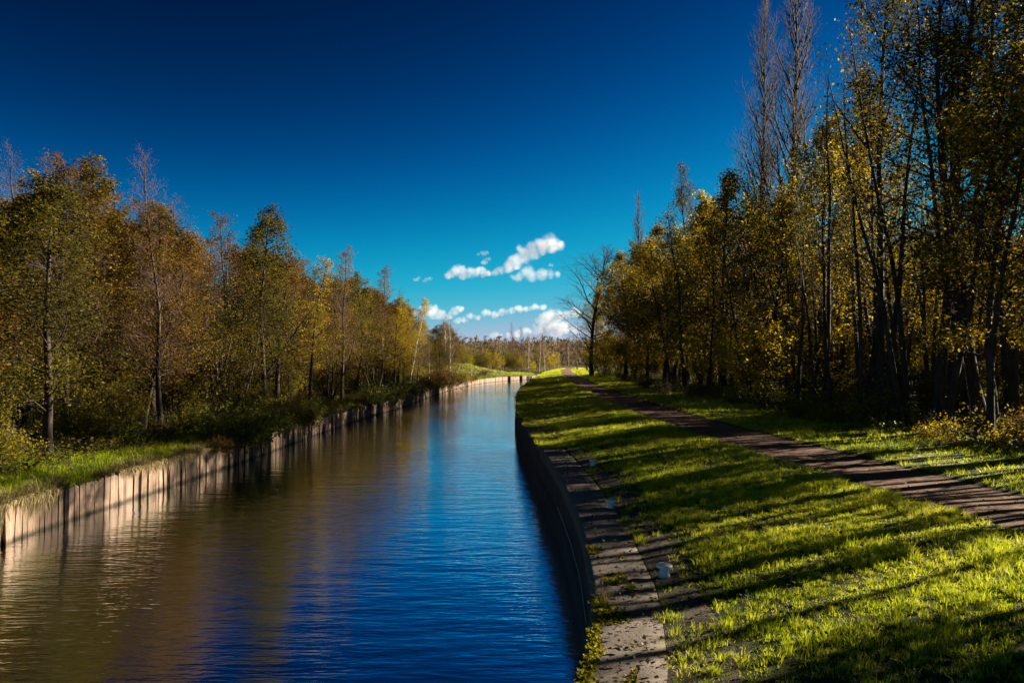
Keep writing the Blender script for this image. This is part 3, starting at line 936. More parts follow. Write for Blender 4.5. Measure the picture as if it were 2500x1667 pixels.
# ---------------- trees of the path side
def rz_(x, y):
    return float(z_right(np.array([x]), np.array([y]))[0])
RW = 'trees at the front of the wood beside the path'
right_front = [
    ('pole_a', 'maple_tree', 15.2, 25.4, 0.85, 'thin dark-stemmed young tree standing forward on the grass verge of the path', (0, 0)),
    ('tall_b', 'maple_tree', 20.0, 32.0, 0.95, 'tall dark tree leaning slightly, behind the young tree on the verge', (0, -0.05)),
    ('tall_a', 'ash_tree', 16.9, 31.8, 1.0, 'tall dark straight tree with the clump of stems at its foot', (0, 0)),
    ('tall_a', 'ash_tree', 17.9, 38.6, 1.05, 'thickest dark trunk of the wood with its sparse crown out of the picture top', (0, 0.02)),
    ('pole_a', 'maple_tree', 18.6, 42.0, 1.0, 'slim leaning stem with golden leaves just behind the thickest trunk', (0, -0.10)),
    ('tall_b', 'ash_tree', 20.5, 37.0, 1.05, 'tall many-limbed ash between the thickest trunk and the dark corner tree', (0, 0)),
    ('alder_b', 'alder_tree', 20.6, 29.0, 1.50, 'big dark-limbed tree whose crown fills the top corner over the verge', (0, 0)),
    ('maple_a', 'maple_tree', 19.9, 52.8, 1.1, 'yellow maple with a thick dark trunk where the verge narrows', (0, 0)),
    ('maple_b', 'maple_tree', 18.4, 56.0, 0.95, 'golden maple with a low forking trunk beside the path', (0, -0.08)),
    ('tall_b', 'ash_tree', 27.5, 62.0, 0.98, 'tall dark tree whose side branch reaches out against the sky before the poplars', (0, -0.06)),
    ('poplar_a', 'poplar_tree', 22.3, 64.0, 1.12, 'tall bare poplar with upswept branches, taller of the near pair', (0, 0)),
    ('poplar_a', 'poplar_tree', 20.6, 66.5, 1.0, 'tall bare poplar with upswept branches, standing on the sky side of the near pair', (0, 0)),
    ('maple_b', 'maple_tree', 17.6, 66.0, 1.2, 'golden maple bulging over the path under the bare poplars', (0, 0)),
    ('maple_a', 'maple_tree', 18.0, 76.0, 1.06, 'tall olive-yellow maple stepping down from the poplars', (0, 0)),
    ('tall_b', 'maple_tree', 18.6, 84.0, 1.02, 'dark-topped tree with clumped foliage standing clear on the skyline', (0, 0)),
    ('maple_b', 'maple_tree', 16.8, 88.0, 1.16, 'broad yellow maple hanging over the far path', (0, 0)),
    ('maple_a', 'maple_tree', 17.0, 100.0, 1.0, 'rounded yellow maple before the thin far poplar', (0, 0)),
    ('maple_b', 'maple_tree', 15.9, 112.0, 1.18, 'low-hanging golden maple over the dark hollow beside the path', (0, 0)),
    ('maple_a', 'maple_tree', 19.0, 126.0, 1.22, 'last big yellow maple of the wood above the far path', (0, 0)),
    ('maple_b', 'maple_tree', 18.4, 150.0, 1.05, 'yellow-olive maple leaning over the end of the path behind the bare spreading tree', (0, -0.05)),
    ('maple_a', 'maple_tree', 17.5, 168.0, 1.0, 'far dark olive maple closing the wood above the rail fence', (0, 0)),
    ('poplar_a', 'poplar_tree', 23.6, 150.0, 0.98, 'slim far poplar spire rising alone above the yellow maples', (0, 0)),
    ('poplar_a', 'poplar_tree', 32.0, 136.0, 0.95, 'far bare poplar half hidden behind the dark-topped tree', (0, 0)),
    ('oak_bare', 'oak_tree', 13.0, 130.0, 1.0, 'bare spreading tree reaching out over the canal before the white cloud', (0, -0.04)),
    ('scrub', 'willow_tree', 14.6, 146.0, 1.5, 'dark low scrub tree under the bare spreading tree', (0, 0)),
]
RM = ['the young tree on the verge', 'the leaning dark tree', 'the straight ash with stems at its foot', 'the thickest dark trunk', 'the slim leaning stem', 'the many-limbed ash', 'the corner tree with dark limbs', 'the thick-trunked yellow maple',
      'the low-forking golden maple', 'the tree with the outreaching branch', 'the taller bare poplar', 'the sky-side bare poplar', 'the golden maple under the poplars', 'the olive-yellow maple', 'the dark-topped skyline tree',
      'the broad yellow maple', 'the rounded yellow maple', 'the low-hanging golden maple', 'the last big yellow maple', 'the maple behind the bare oak', 'the far olive maple', 'the slim far poplar', 'the half-hidden far poplar',
      'the bare spreading tree', 'the dark scrub tree']
RMARKS = [(w_, t_[2], t_[3]) for w_, t_ in zip(RM, right_front)]
taken += [(x, y) for _, _, x, y, *_ in right_front]
for key, name, x, y, s, lab, lean in right_front:
    place(key, name, x, y, rz_(x, y) - 0.05, s, rng.uniform(0, 6.28), lab, 'tree', RW, lean, 1.25 if 'poplar' in key else 1.4 if 'oak' in key else 0.85 if 'tall' in key else 1.12)
desc_R = {'maple_a': 'yellow maple', 'maple_b': 'golden maple', 'tall_a': 'tall dark ash', 'tall_b': 'tall olive ash', 'pole_a': 'slim leafy stem', 'stem_a': 'thin olive stem', 'stem_b': 'thin golden stem', 'stem_bare': 'thin bare stem', 'hazel': 'yellow hazel thicket'}
fillR = {'maple_a': 'yellow maple inside the wood beside the path', 'maple_b': 'golden maple inside the wood beside the path', 'tall_a': 'tall dark ash inside the wood beside the path',
         'tall_b': 'tall golden ash inside the wood beside the path', 'pole_a': 'slim leafy stem inside the wood beside the path', 'stem_a': 'thin olive stem inside the wood beside the path', 'stem_b': 'thin golden stem inside the wood beside the path', 'stem_bare': 'thin bare stem inside the wood beside the path', 'hazel': 'yellow hazel thicket under the trees beside the path'}
def fill_right(spots, keys):
    for x, y in spots:
        key = rng.choice(keys)
        if 19 < y - (x + 14) * 0.466 < 34 and key != 'hazel' and x < 27:
            key = rng.choice(['stem_bare', 'stem_bare', 'stem_a'])                          # the thin, leafless part of the wood that lets the low sun through
        nm = {'m': 'maple_tree', 't': 'ash_tree', 'p': 'maple_tree', 'h': 'hazel_tree', 's': 'maple_tree', 'b': 'maple_tree'}[key[0]]
        back = key.startswith('back')
        if back:
            key = 'maple_a' if key == 'back_maple' else 'maple_b'
            nm = 'maple_tree'
        h0 = {'maple_a': 17, 'maple_b': 15, 'tall_a': 24, 'tall_b': 23, 'pole_a': 17, 'hazel': 5.2, 'stem_a': 17, 'stem_b': 15, 'stem_bare': 16}[key]
        sc_ = min(rng.uniform(0.85, 1.15), fit_scale(skyR, x, y, rz_(x, y), h0, 0.8, 1.0))
        if back:
            sc_ = rng.uniform(0.62, 0.80)
        place(key, nm, x, y, rz_(x, y) - 0.05, sc_, rng.uniform(0, 6.28), label_by(RMARKS, desc_R[key], x, y, USED) or fillR[key], 'tree', 'trees inside the wood beside the path', (rng.uniform(-.05, .05), rng.uniform(-.05, .05)), 1.2)
edgeR = lambda y, o: float(PL(y) + PW(y)) + o
fill_right(scatter(58, 24, 62, 5.5, 17, edgeR, 1.2), ['stem_a', 'stem_b', 'stem_a', 'stem_b', 'stem_bare', 'pole_a', 'tall_a'])
fill_right(scatter(40, 52, 140, 6.0, 18, edgeR, 2.5), ['maple_a', 'maple_b', 'maple_b', 'pole_a', 'tall_b', 'hazel'])
fill_right(scatter(46, 24, 120, 16, 32, lambda y, o: float(PL(y) + PW(y)) + o if (float(PL(y) + PW(y)) + o) / y < 0.9 else float(PL(y) + PW(y)) + 16 + (o - 16) * 0.3, 2.0), ['hazel', 'hazel', 'hazel', 'stem_b'])
fill_right([(28 + 16 * rng.random(), 42 + 44 * rng.random()) for _ in range(34)], ['back_maple', 'back_maple', 'back_gold'])
fill_right(scatter(26, 30, 135, 5.5, 16, edgeR, 1.8), ['hazel', 'hazel', 'pole_a'])
# trees just outside the picture whose shadows fall across the near grass and path
shade = [(19.5, 11.0, 'maple_a', 0.8), (18.2, 6.2, 'tall_b', 0.8), (18.0, 14.0, 'maple_b', 0.75)]
for k in range(52):
    y = 5.0 + 21.0 * (k + rng.random()) / 52
    x = max(14.2, 0.70 * y + 1.5) + 9.0 * rng.random() ** 1.3
    shade.append((x, y, rng.choice(['stem_bare', 'stem_bare', 'stem_bare', 'stem_a']), rng.uniform(0.75, 1.1)))
for i, (x, y, key, s) in enumerate(shade):
    nm = 'ash_tree' if key[0] == 't' else 'maple_tree'
    place(key, nm, x, y, rz_(x, y) - 0.05, s, i * 1.9, fillR[key], 'tree', 'trees inside the wood beside the path')

# ------------------------------------------------------------------ far bank beyond the bend
FB = 'trees beyond the bend of the canal'
far_list = [
    ('birch_white', 'birch_tree', 1330, 232, 1.02, 'tall white-trunked birch standing clear at the far bend'),
    ('birch_white', 'birch_tree', 1317, 238, 0.92, 'thin pale birch close beside the tall white one'),
    ('birch_white', 'birch_tree', 1290, 262, 0.98, 'pale birch behind the far lit planks'),
    ('birch_bare', 'birch_tree', 1275, 285, 0.98, 'bare dark birch top against the low clouds'),
    ('birch_bare', 'birch_tree', 1255, 300, 1.12, 'bushy dark-topped tree, tallest above the far treeline'),
    ('birch_white', 'birch_tree', 1388, 300, 0.95, 'pale birch beside the far end of the path'),
    ('birch_yellow', 'birch_tree', 1362, 236, 0.48, 'small bright yellow tree on a bare stem by the far path'),
    ('hazel', 'hazel_tree', 1216, 218, 0.95, 'little orange-yellow tree on the mound above the far planks'),
    ('scrub', 'willow_tree', 1150, 268, 2.3, 'grey-green willow scrub behind the green mound'),
    ('willow', 'willow_tree', 1178, 272, 1.05, 'olive willow scrub in the middle of the far scrub belt'),
    ('willow', 'willow_tree', 1205, 280, 1.15, 'olive willow scrub behind the little orange tree'),
    ('scrub', 'willow_tree', 1125, 252, 2.2, 'willow scrub next to the two white birches'),
    ('scrub', 'willow_tree', 1245, 240, 1.9, 'green bushy willow above the middle of the far planks'),
    ('hazel', 'hazel_tree', 1275, 236, 1.0, 'yellow-green bush behind the end of the far planks'),
    ('hazel', 'hazel_tree', 1300, 240, 0.7, 'low yellow bush at the end of the far planks'),
]
for key, nm, px, d, s, lab in far_list:
    x = L_at(px, d)
    place(key, nm, x, d, left_z(x, d) - 0.05, s, rng.uniform(0, 6.28), lab, 'tree', FB)
for i in range(26):
    d = rng.uniform(275, 330)
    px = rng.uniform(1090, 1440)
    x = L_at(px, d)
    key = rng.choice(['birch_bare', 'birch_russet', 'birch_russet', 'willow', 'birch_white'])
    nm = 'willow_tree' if key == 'willow' else 'birch_tree'
    place(key, nm, x, d, left_z(x, d) - 0.05, rng.uniform(0.55, 0.85), rng.uniform(0, 6.28), {'birch_bare': 'bare birch in the far belt', 'birch_russet': 'russet birch in the far belt', 'willow': 'olive willow in the far belt', 'birch_white': 'white-stemmed birch in the far belt'}[key] + ' of trees across the canal', 'tree', 'trees in the far belt')

for px, d, key, s_, lab in [(1140, 236, 'scrub', 1.9, 'rounded olive scrub at the foot of the green mound'), (1165, 244, 'scrub', 2.2, 'broad olive scrub behind the white birch stem'),
                            (1190, 250, 'hazel', 1.3, 'golden rounded scrub left of the little orange tree'), (1228, 246, 'scrub', 2.4, 'tall olive scrub behind the little orange tree'),
                            (1258, 238, 'scrub', 2.0, 'brown-green scrub over the second dark post of the far planks'), (1312, 250, 'scrub', 2.1, 'olive scrub between the pale birch and the tall white one'),
                            (1345, 262, 'hazel', 1.2, 'golden scrub beside the tall white-trunked birch'), (1100, 228, 'scrub', 2.0, 'olive scrub beside the two white birches')]:
    x = L_at(px, d)
    place(key, 'hazel_tree' if key == 'hazel' else 'willow_tree', x, d, left_z(x, d) - 0.1, s_, rng.uniform(0, 6.28), lab, 'tree', FB, (0, 0), 1.3)
for x, y, s_, lab in [(14.0, 121.0, 1.25, 'golden hazel hiding the foot of the bare spreading tree'), (15.6, 116.0, 1.1, 'yellow hazel before the dark hollow by the far path'), (15.0, 128.0, 1.4, 'golden hazel right behind the bare spreading tree')]:
    place('hazel', 'hazel_tree', x, y, rz_(x, y) - 0.1, s_, rng.uniform(0, 6.28), lab, 'tree', RW, (0, 0), 1.2)
# far-off wooded rise, reading as one mass; also the woods that close the view behind both front rows
def far_wood(name, spots, label, mats, h=(10, 15), nl=70, lsz=1.1):
    rs = np.random.RandomState(len(spots))
    Vs, Ts, tn, off = [], [], [], 0
    n = len(spots)
    P = np.array(spots)
    H = rs.uniform(h[0], h[1], n)
    Rr = rs.uniform(1.6, 2.8, n)
    tone_t = rs.rand(n)
    u = rs.rand(n, nl); ph = rs.uniform(0, 6.28, (n, nl)); rad = np.sqrt(rs.rand(n, nl))
    zz = u
    wdt = Rr[:, None] * np.sqrt(np.clip(1.02 - zz, 0, 1)) * np.clip(zz * 4, 0.3, 1)
    X = P[:, 0:1] + np.cos(ph) * rad * wdt
    Y = P[:, 1:2] + np.sin(ph) * rad * wdt
    Z = P[:, 2:3] + zz * H[:, None]
    pts = np.stack([X, Y, Z], -1).reshape(-1, 3)
    v, t = leaf_faces(pts, lsz, 3, -0.9, 0.1, 0.30)
    tv = (np.repeat(tone_t, nl) * 0.55 + rs.rand(len(pts)) * 0.45)
    me = make_mesh(name, v, None, t, mats, np.r_[tv, tv])
    return tag(link(name, me), label, None, None, 'stuff')
M['far'] = leaf_mat('far_twigs', [(0.0, (0.05, 0.035, 0.025)), (0.5, (0.15, 0.10, 0.06)), (1.0, (0.26, 0.18, 0.09))], 0.3, 0.8, 0.0, 0.1)
rs = np.random.RandomState(3)
sp = []
for k in range(900):
    y = rs.uniform(360, 640)
    x = rs.uniform(-0.12, 0.30) * y
    sp.append((x, y, left_z(x, y) - 0.5 + (y - 360) * 0.010))
far_wood('far_treeline', sp, 'brown wooded rise closing the view beyond the bend', [M['far']], (10, 14.5), 46, 1.9)
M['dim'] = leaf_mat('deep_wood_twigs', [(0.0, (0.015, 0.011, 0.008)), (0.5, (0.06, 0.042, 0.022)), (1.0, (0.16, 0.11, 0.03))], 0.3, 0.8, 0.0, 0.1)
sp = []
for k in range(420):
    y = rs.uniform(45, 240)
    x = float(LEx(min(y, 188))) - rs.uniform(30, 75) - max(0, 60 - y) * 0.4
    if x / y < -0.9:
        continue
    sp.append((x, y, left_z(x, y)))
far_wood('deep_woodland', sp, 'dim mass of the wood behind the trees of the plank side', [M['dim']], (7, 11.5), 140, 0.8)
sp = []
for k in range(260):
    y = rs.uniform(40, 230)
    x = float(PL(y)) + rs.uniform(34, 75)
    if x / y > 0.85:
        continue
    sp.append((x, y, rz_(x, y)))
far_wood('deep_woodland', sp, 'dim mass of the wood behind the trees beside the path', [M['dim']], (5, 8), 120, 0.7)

# ------------------------------------------------------------------ undergrowth
LU = 'bushes along the plank side'
bush_lab = {
    'bramble_green': 'glossy green bramble', 'bramble_olive': 'olive bramble', 'bramble_yellow': 'yellowing bramble', 'bracken': 'russet bracken', 'weeds': 'dead straw weeds', 'scrub': 'olive scrub bush'}
bname = {'bramble_green': 'bramble_bush', 'bramble_olive': 'bramble_bush', 'bramble_yellow': 'bramble_bush', 'bracken': 'bracken_plant', 'weeds': 'weed_clump', 'scrub': 'scrub_bush'}
near_bushes = [
    ('bramble_yellow', 165, 33.5, 0.9, 'bramble_bush', 'sunlit yellow-green bramble behind the grass above the first planks'),
    ('bramble_olive', 215, 35.5, 1.1, 'bramble_bush', 'olive bramble tangle at the foot of the tall dark-trunked alder'),
    ('bramble_yellow', 262, 34.0, 0.8, 'bramble_bush', 'small bright bramble on the edge of the bank grass'),
    ('weeds', 385, 37.0, 0.9, 'weed_clump', 'pinkish dead weed clump on the bank below the forked alder'),
    ('weeds', 425, 40.0, 1.0, 'weed_clump', 'tall straw weed clump beside the bramble patch'),
    ('bramble_olive', 470, 44.0, 1.2, 'bramble_bush', 'olive bramble mound under the many-stemmed willow'),
    ('bramble_green', 560, 39.0, 1.35, 'bramble_bush', 'glossy green bramble spilling over the planks'),
    ('bramble_green', 605, 40.2, 1.55, 'bramble_bush', 'big glossy bramble hanging to the water at the dark gap'),
    ('bramble_green', 640, 42.8, 1.3, 'bramble_bush', 'sunlit bramble draped beside the bare planks'),
    ('bracken', 545, 35.9, 0.55, 'bracken_plant', 'russet fern tuft hanging over the planks before the bramble'),
    ('bracken', 740, 51.0, 1.1, 'bracken_plant', 'orange-brown bracken over the rusty plank gap'),
    ('bramble_olive', 700, 52.0, 1.3, 'bramble_bush', 'olive bramble above the rusty plank gap'),
    ('bramble_green', 950, 76.5, 1.6, 'bramble_bush', 'dark green bush in the notch between two plank runs'),
    ('bracken', 1092, 131.0, 2.7, 'bracken_plant', 'dark wine-red thicket overhanging the water at the bend'),
    ('bracken', 1062, 122.0, 2.3, 'bracken_plant', 'dark thicket beside the wine-red one at the bend'),
    ('bramble_olive', 1130, 146.0, 1.7, 'bramble_bush', 'olive bush just past the dark thicket'),
    ('bramble_yellow', 1155, 163.0, 1.5, 'bramble_bush', 'orange-yellow bush where the far lit planks begin'),
    ('bracken', 1185, 196.0, 1.2, 'bracken_plant', 'russet bracken on top of the far lit planks'),
    ('bracken', 1240, 215.0, 1.0, 'bracken_plant', 'red-brown bracken heap on the mound'),
]
for key, px, d, s, nm, lab in near_bushes:
    x = L_at(px, d)
    place(key, nm, x, d, left_z(x, d) - 0.1, s, rng.uniform(0, 6.28), lab, 'bush', LU)
for k in range(118):
    y = 28 + 135 * rng.random() ** 1.3
    o = rng.uniform(2.8, 16) if k < 56 else rng.uniform(0.4, 2.2)
    if k >= 56 and y < 42:
        y += 16
    x = float(LEx(y)) - o
    if x / y < -0.70:
        continue
    key = rng.choice(['bramble_olive', 'bramble_olive', 'bramble_green', 'bramble_yellow', 'bracken', 'weeds', 'scrub'] if k < 56 else ['bramble_green', 'bramble_olive', 'bracken', 'weeds'])
    s = rng.uniform(0.7, 1.3) * (0.72 if k >= 56 else 1.0)
    place(key, bname[key], x, y, left_z(x, y) - 0.1, s, rng.uniform(0, 6.28),
          label_by(MARKS, bush_lab[key] + ('' if k < 56 else ' on the brink'), x, y, USED) or bush_lab[key] + (' under the trees behind the plank wall' if k < 56 else ' on the brink of the plank wall'), 'bush', 'undergrowth behind the plank wall' if k < 56 else 'plants on the brink of the plank wall')
for k in range(46):
    y = 30 + 120 * rng.random() ** 1.2
    x = float(LEx(y)) - rng.uniform(4.5, 17)
    if x / y < -0.70:
        continue
    place('scrub', 'scrub_bush', x, y, left_z(x, y) - 0.1, rng.uniform(0.7, 1.35), rng.uniform(0, 6.28), label_by(MARKS, 'tall olive scrub', x, y, USED) or 'tall olive scrub under the trees behind the plank wall', 'bush', 'undergrowth behind the plank wall', (0, 0), 1.25)
for k in range(34):
    y = 26 + 46 * rng.random()
    x = float(PL(y) + PW(y)) + rng.uniform(7, 22)
    place('scrub', 'scrub_bush', x, y, rz_(x, y) - 0.1, rng.uniform(0.6, 1.1), rng.uniform(0, 6.28), label_by(RMARKS, 'olive scrub', x, y, USED) or 'olive scrub under the trees beside the path', 'bush', 'undergrowth beside the path', (0, 0), 1.3)
RU = 'bushes along the path side'
right_bushes = [
    ('bramble_yellow', 15.9, 25.0, 1.0, 'bramble_bush', 'bright yellow-green bramble around the young tree on the verge'),
    ('bramble_yellow', 17.0, 26.6, 1.2, 'bramble_bush', 'sunlit leafy bramble beyond the young tree'),
    ('bramble_yellow', 14.8, 27.5, 0.8, 'bramble_bush', 'low bright bramble on the grass before the tall trunks'),
    ('bramble_green', 16.4, 35.0, 1.1, 'bramble_bush', 'dark green bramble at the foot of the thickest trunk'),
    ('bramble_green', 15.5, 41.0, 1.15, 'bramble_bush', 'dark bramble bank where the verge is in shade'),
    ('bramble_olive', 15.0, 46.0, 1.1, 'bramble_bush', 'olive bramble bank behind the shaded verge'),
    ('bramble_green', 14.4, 51.0, 1.0, 'bramble_bush', 'green bramble mound nearest the path bend'),
    ('weeds', 13.2, 58.0, 0.9, 'weed_clump', 'pale weed clump on the verge before the yellow maples'),
    ('weeds', 12.6, 66.0, 0.9, 'weed_clump', 'tall dead weeds on the verge beside the mid path'),
    ('bracken', 12.9, 76.0, 0.9, 'bracken_plant', 'russet bracken on the verge under the maples'),
    ('weeds', 13.4, 84.0, 1.0, 'weed_clump', 'buff weed clump before the dark hollow'),
    ('bramble_green', 14.2, 118.0, 1.4, 'bramble_bush', 'dark bush beside the far path near the fence'),
]
for key, x, y, s, nm, lab in right_bushes:
    place(key, nm, x, y, rz_(x, y) - 0.1, s, rng.uniform(0, 6.28), lab, 'bush', RU)
for k in range(60):
    y = 26 + 120 * rng.random() ** 1.2
    o = rng.uniform(3.8, 14)
    x = float(PL(y) + PW(y)) + o
    key = rng.choice(['bramble_olive', 'bramble_green', 'bramble_yellow', 'bramble_yellow', 'weeds', 'bracken'])
    place(key, bname[key], x, y, rz_(x, y) - 0.1, rng.uniform(0.7, 1.2), rng.uniform(0, 6.28), label_by(RMARKS, bush_lab[key], x, y, USED) or bush_lab[key] + ' under the trees beside the path', 'bush', 'undergrowth beside the path')

M['tangle'] = leaf_mat('tangled_undergrowth', [(0.0, (0.012, 0.010, 0.004)), (0.5, (0.05, 0.042, 0.010)), (1.0, (0.15, 0.12, 0.02))], 0.4, 0.7, 0.0)
# low leafy ground cover filling the wood floors
def ground_cover(name, xy, z, label, mats, lsz, seed, hmax=0.9):
    rs = np.random.RandomState(seed)
    n = len(xy)
    hh = hmax * (0.25 + 0.75 * vnoise(xy[:, 0] * 0.45 + 20, xy[:, 1] * 0.45)) * rs.rand(n) ** 1.4
    P = np.c_[xy, z + hh]
    v, t = leaf_faces(P, lsz, seed, 0.1, 0.6, 0.6)
    tv = np.clip(0.15 + 0.55 * rs.rand(n) + 0.5 * (vnoise(xy[:, 0] * 0.6, xy[:, 1] * 0.6) - 0.4), 0, 1)
    return tag(link(name, make_mesh(name, v, None, t, mats, np.r_[tv, tv])), label, None, None, 'stuff')
rs = np.random.RandomState(8)
y = 24 + 150 * rs.rand(60000) ** 1.6
o = 2.0 + 26 * rs.rand(60000) ** 1.5
x = LEx(y) - o
k_ = (x / y > -0.72) & (vnoise(x * 0.7, y * 0.7) > 0.25)
x, y, o = x[k_], y[k_], o[k_]
ground_cover('undergrowth', np.c_[x, y], z_left(x, y, o), 'low tangled undergrowth under the trees of the plank side', [M['tangle']], 0.13, 5)
y = 10 + 150 * rs.rand(60000) ** 1.4
x = PL(y) + PW(y) + 4.0 + 22 * rs.rand(60000) ** 1.4
k_ = (x / y < 0.80) & (vnoise(x * 0.7, y * 0.7) > 0.25)
x, y = x[k_], y[k_]
ground_cover('undergrowth', np.c_[x, y], z_right(x, y), 'low leafy undergrowth under the trees beside the path', [M['green']], 0.12, 6, 0.8)

# ------------------------------------------------------------------ grass
def blades(P, h, w, seed, lean, segs=1, tone=None):
    """P: n x 3 roots; h, w: arrays; lean: n x 2 tilt (outward)"""
    rs = np.random.RandomState(seed)
    n = len(P)
    th = rs.uniform(0, 2 * math.pi, n)
    wx = np.c_[np.cos(th), np.sin(th), np.zeros(n)] * (w / 2)[:, None]
    tipd = np.c_[lean, np.ones(n)]
    tipd /= np.linalg.norm(tipd, axis=1, keepdims=True)
    tip = P + tipd * h[:, None]
    if segs == 1:
        V = np.stack([P - wx, P + wx, tip], 1).reshape(-1, 3)
        b = np.arange(n) * 3
        return V, np.zeros((0, 4), int), np.stack([b, b + 1, b + 2], 1)
    mid = P + np.c_[lean * 0.3, np.ones(n)] / np.linalg.norm(np.c_[lean * 0.3, np.ones(n)], axis=1, keepdims=True) * (h * 0.55)[:, None]
    V = np.stack([P - wx, P + wx, mid + wx * 0.75, mid - wx * 0.75, tip], 1).reshape(-1, 3)
    b = np.arange(n) * 5
    return V, np.stack([b, b + 1, b + 2, b + 3], 1), np.stack([b + 3, b + 2, b + 4], 1)

def tufted(nt_, per, xy_of, zf, hgt, wid, spread, seed, segs, dens=None, lean_k=0.9, tone0=0.68):
    rs = np.random.RandomState(seed)
    xy = xy_of(rs, nt_)
    if dens is not None:
        xy = xy[rs.rand(len(xy)) < dens(xy[:, 0], xy[:, 1])]
    n = len(xy)
    ph = rs.uniform(0, 2 * math.pi, (n, per)); rr = np.sqrt(rs.rand(n, per)) * spread * rs.uniform(0.6, 1.4, (n, 1))
    dx, dy = np.cos(ph) * rr, np.sin(ph) * rr
    X = (xy[:, 0:1] + dx).ravel(); Y = (xy[:, 1:2] + dy).ravel()
    th = (0.42 + 1.1 * rs.rand(n, 1) ** 2.2) * (0.5 + 1.0 * vnoise(xy[:, 0] * 0.9, xy[:, 1] * 0.9))[:, None]
    h = (hgt * th * rs.uniform(0.6, 1.2, (n, per))).ravel()
    lean = np.c_[(dx / spread * lean_k).ravel() + rs.normal(0, 0.25, n * per), (dy / spread * lean_k).ravel() + rs.normal(0, 0.25, n * per)]
    w = wid * rs.uniform(0.7, 1.3, n * per)
    P = np.c_[X, Y, zf(X, Y) - 0.01]
    tt = np.clip(tone0 + 0.35 * (vnoise(xy[:, 0] * 0.35 + 9, xy[:, 1] * 0.35) - 0.5)[:, None] + rs.normal(0, 0.10, (n, 1)) + rs.normal(0, 0.13, (n, per)), 0, 1).ravel()
    tt = np.where(rs.rand(n * per) < 0.03, 1.0, tt)
    V, q, t = blades(P, h, w, seed + 1, lean, segs)
    return V, q, t, tt

def grass_obj(name, parts, label, mat):
    Vs, Qs, Ts, tq, tt_, off = [], [], [], [], [], 0
    for V, q, t, tone in parts:
        Vs.append(V); Qs.append(q + off); Ts.append(t + off); off += len(V)
        if len(q): tq.append(tone)
        tt_.append(tone)
    me = make_mesh(name, np.concatenate(Vs), np.concatenate(Qs), np.concatenate(Ts), [mat], np.concatenate(tq + tt_))
    return tag(link(name, me), label, None, None, 'stuff')

def lawn_xy(y0, y1, inner=0.0):
    def f(rs, n):
        y = y0 + (y1 - y0) * rs.rand(n)
        a = CE(y) + np.where(y < 29.2, 0.86, 0.02); b = PL(y) - 0.08
        x = a + (b - a) * rs.rand(n)
        return np.c_[x, y]
    return f
def soil_dens(x, y):
    o = x - CE(y) - 0.9
    w = (0.30 + 0.45 * vnoise(y * 0.35, y * 0 + 3.3)) * np.clip((30 - y) / 8, 0, 1)
    d = np.clip((o - w) / 0.6, 0.0, 1)
    edge = np.where((o < 0.16) & (vnoise(y * 1.3, y * 0 + 5.0) > 0.42), 0.9, 0)
    near = np.where((y < 9.6) & (o < 1.2), 0.8 * (vnoise(x * 2, y * 2) > 0.35), 0)
    return np.maximum(np.maximum(np.maximum(d, edge), near), 0.10)
bare = lambda x, y: soil_dens(x, y) * np.clip(0.30 + 1.5 * (vnoise(x * 1.1 + 50, y * 1.1) - 0.18), 0.4, 1)
parts = [
    tufted(9000, 23, lawn_xy(5.5, 19), z_right, 0.115, 0.0095, 0.08, 1, 2, bare),
    tufted(6500, 10, lawn_xy(5.5, 20), z_right, 0.06, 0.013, 0.11, 5, 1, lambda x, y: np.clip(soil_dens(x, y) * 1.2, 0.2, 1)),
    tufted(13000, 15, lawn_xy(19, 45), z_right, 0.125, 0.017, 0.12, 2, 1, bare),
    tufted(12000, 12, lawn_xy(45, 110), z_right, 0.15, 0.035, 0.20, 3, 1),
    tufted(3600, 10, lawn_xy(110, 235), z_right, 0.18, 0.08, 0.35, 4, 1),
]
grass_obj('grass', parts, 'sunlit tufted grass on the bank between coping and path', M['grass'])
def verge_xy(y0, y1, wd):
    def f(rs, n):
        y = y0 + (y1 - y0) * rs.rand(n)
        a = PL(y) + PW(y) - 0.02
        return np.c_[a + wd * rs.rand(n) ** 1.2, y]
    return f
parts = [
    tufted(5200, 16, verge_xy(8, 45, 5.5), z_right, 0.14, 0.018, 0.14, 11, 1, lambda x, y: 0.35 + 0.65 * vnoise(x, y)),
    tufted(3600, 10, verge_xy(8, 45, 6.0), z_right, 0.07, 0.018, 0.14, 14, 1),
    tufted(5200, 12, verge_xy(45, 130, 5.0), z_right, 0.22, 0.04, 0.22, 12, 1),
    tufted(1500, 10, verge_xy(130, 235, 5.0), z_right, 0.28, 0.09, 0.4, 13, 1),
]
grass_obj('verge_grass', parts, 'rough green grass on the far verge of the path', M['grass'])
def bank_xy(y0, y1, o0, o1, pw_=1.0):
    def f(rs, n):
        y = y0 + (y1 - y0) * rs.rand(n)
        o = o0 + (o1 - o0) * rs.rand(n) ** pw_
        x = LEx(y) - o
        return np.c_[x, y][x / y > -0.75]
    return f
def zl(x, y):
    o = np.clip(LEx(y) - x, 0.1, None)
    return z_left(x, y, o)
parts = [
    tufted(3600, 26, bank_xy(19, 45, 0.12, 7.5), zl, 0.28, 0.016, 0.17, 21, 2, lambda x, y: 0.35 + 0.65 * (vnoise(x * 0.8, y * 0.8) > 0.3), 1.0, 0.5),
    tufted(3200, 14, bank_xy(45, 190, 0.12, 5.0), zl, 0.34, 0.045, 0.26, 22, 1, None, 1.0, 0.25),
]
grass_obj('bank_grass', parts, 'rough tussocky grass on the bank above the planks', M['grass'])
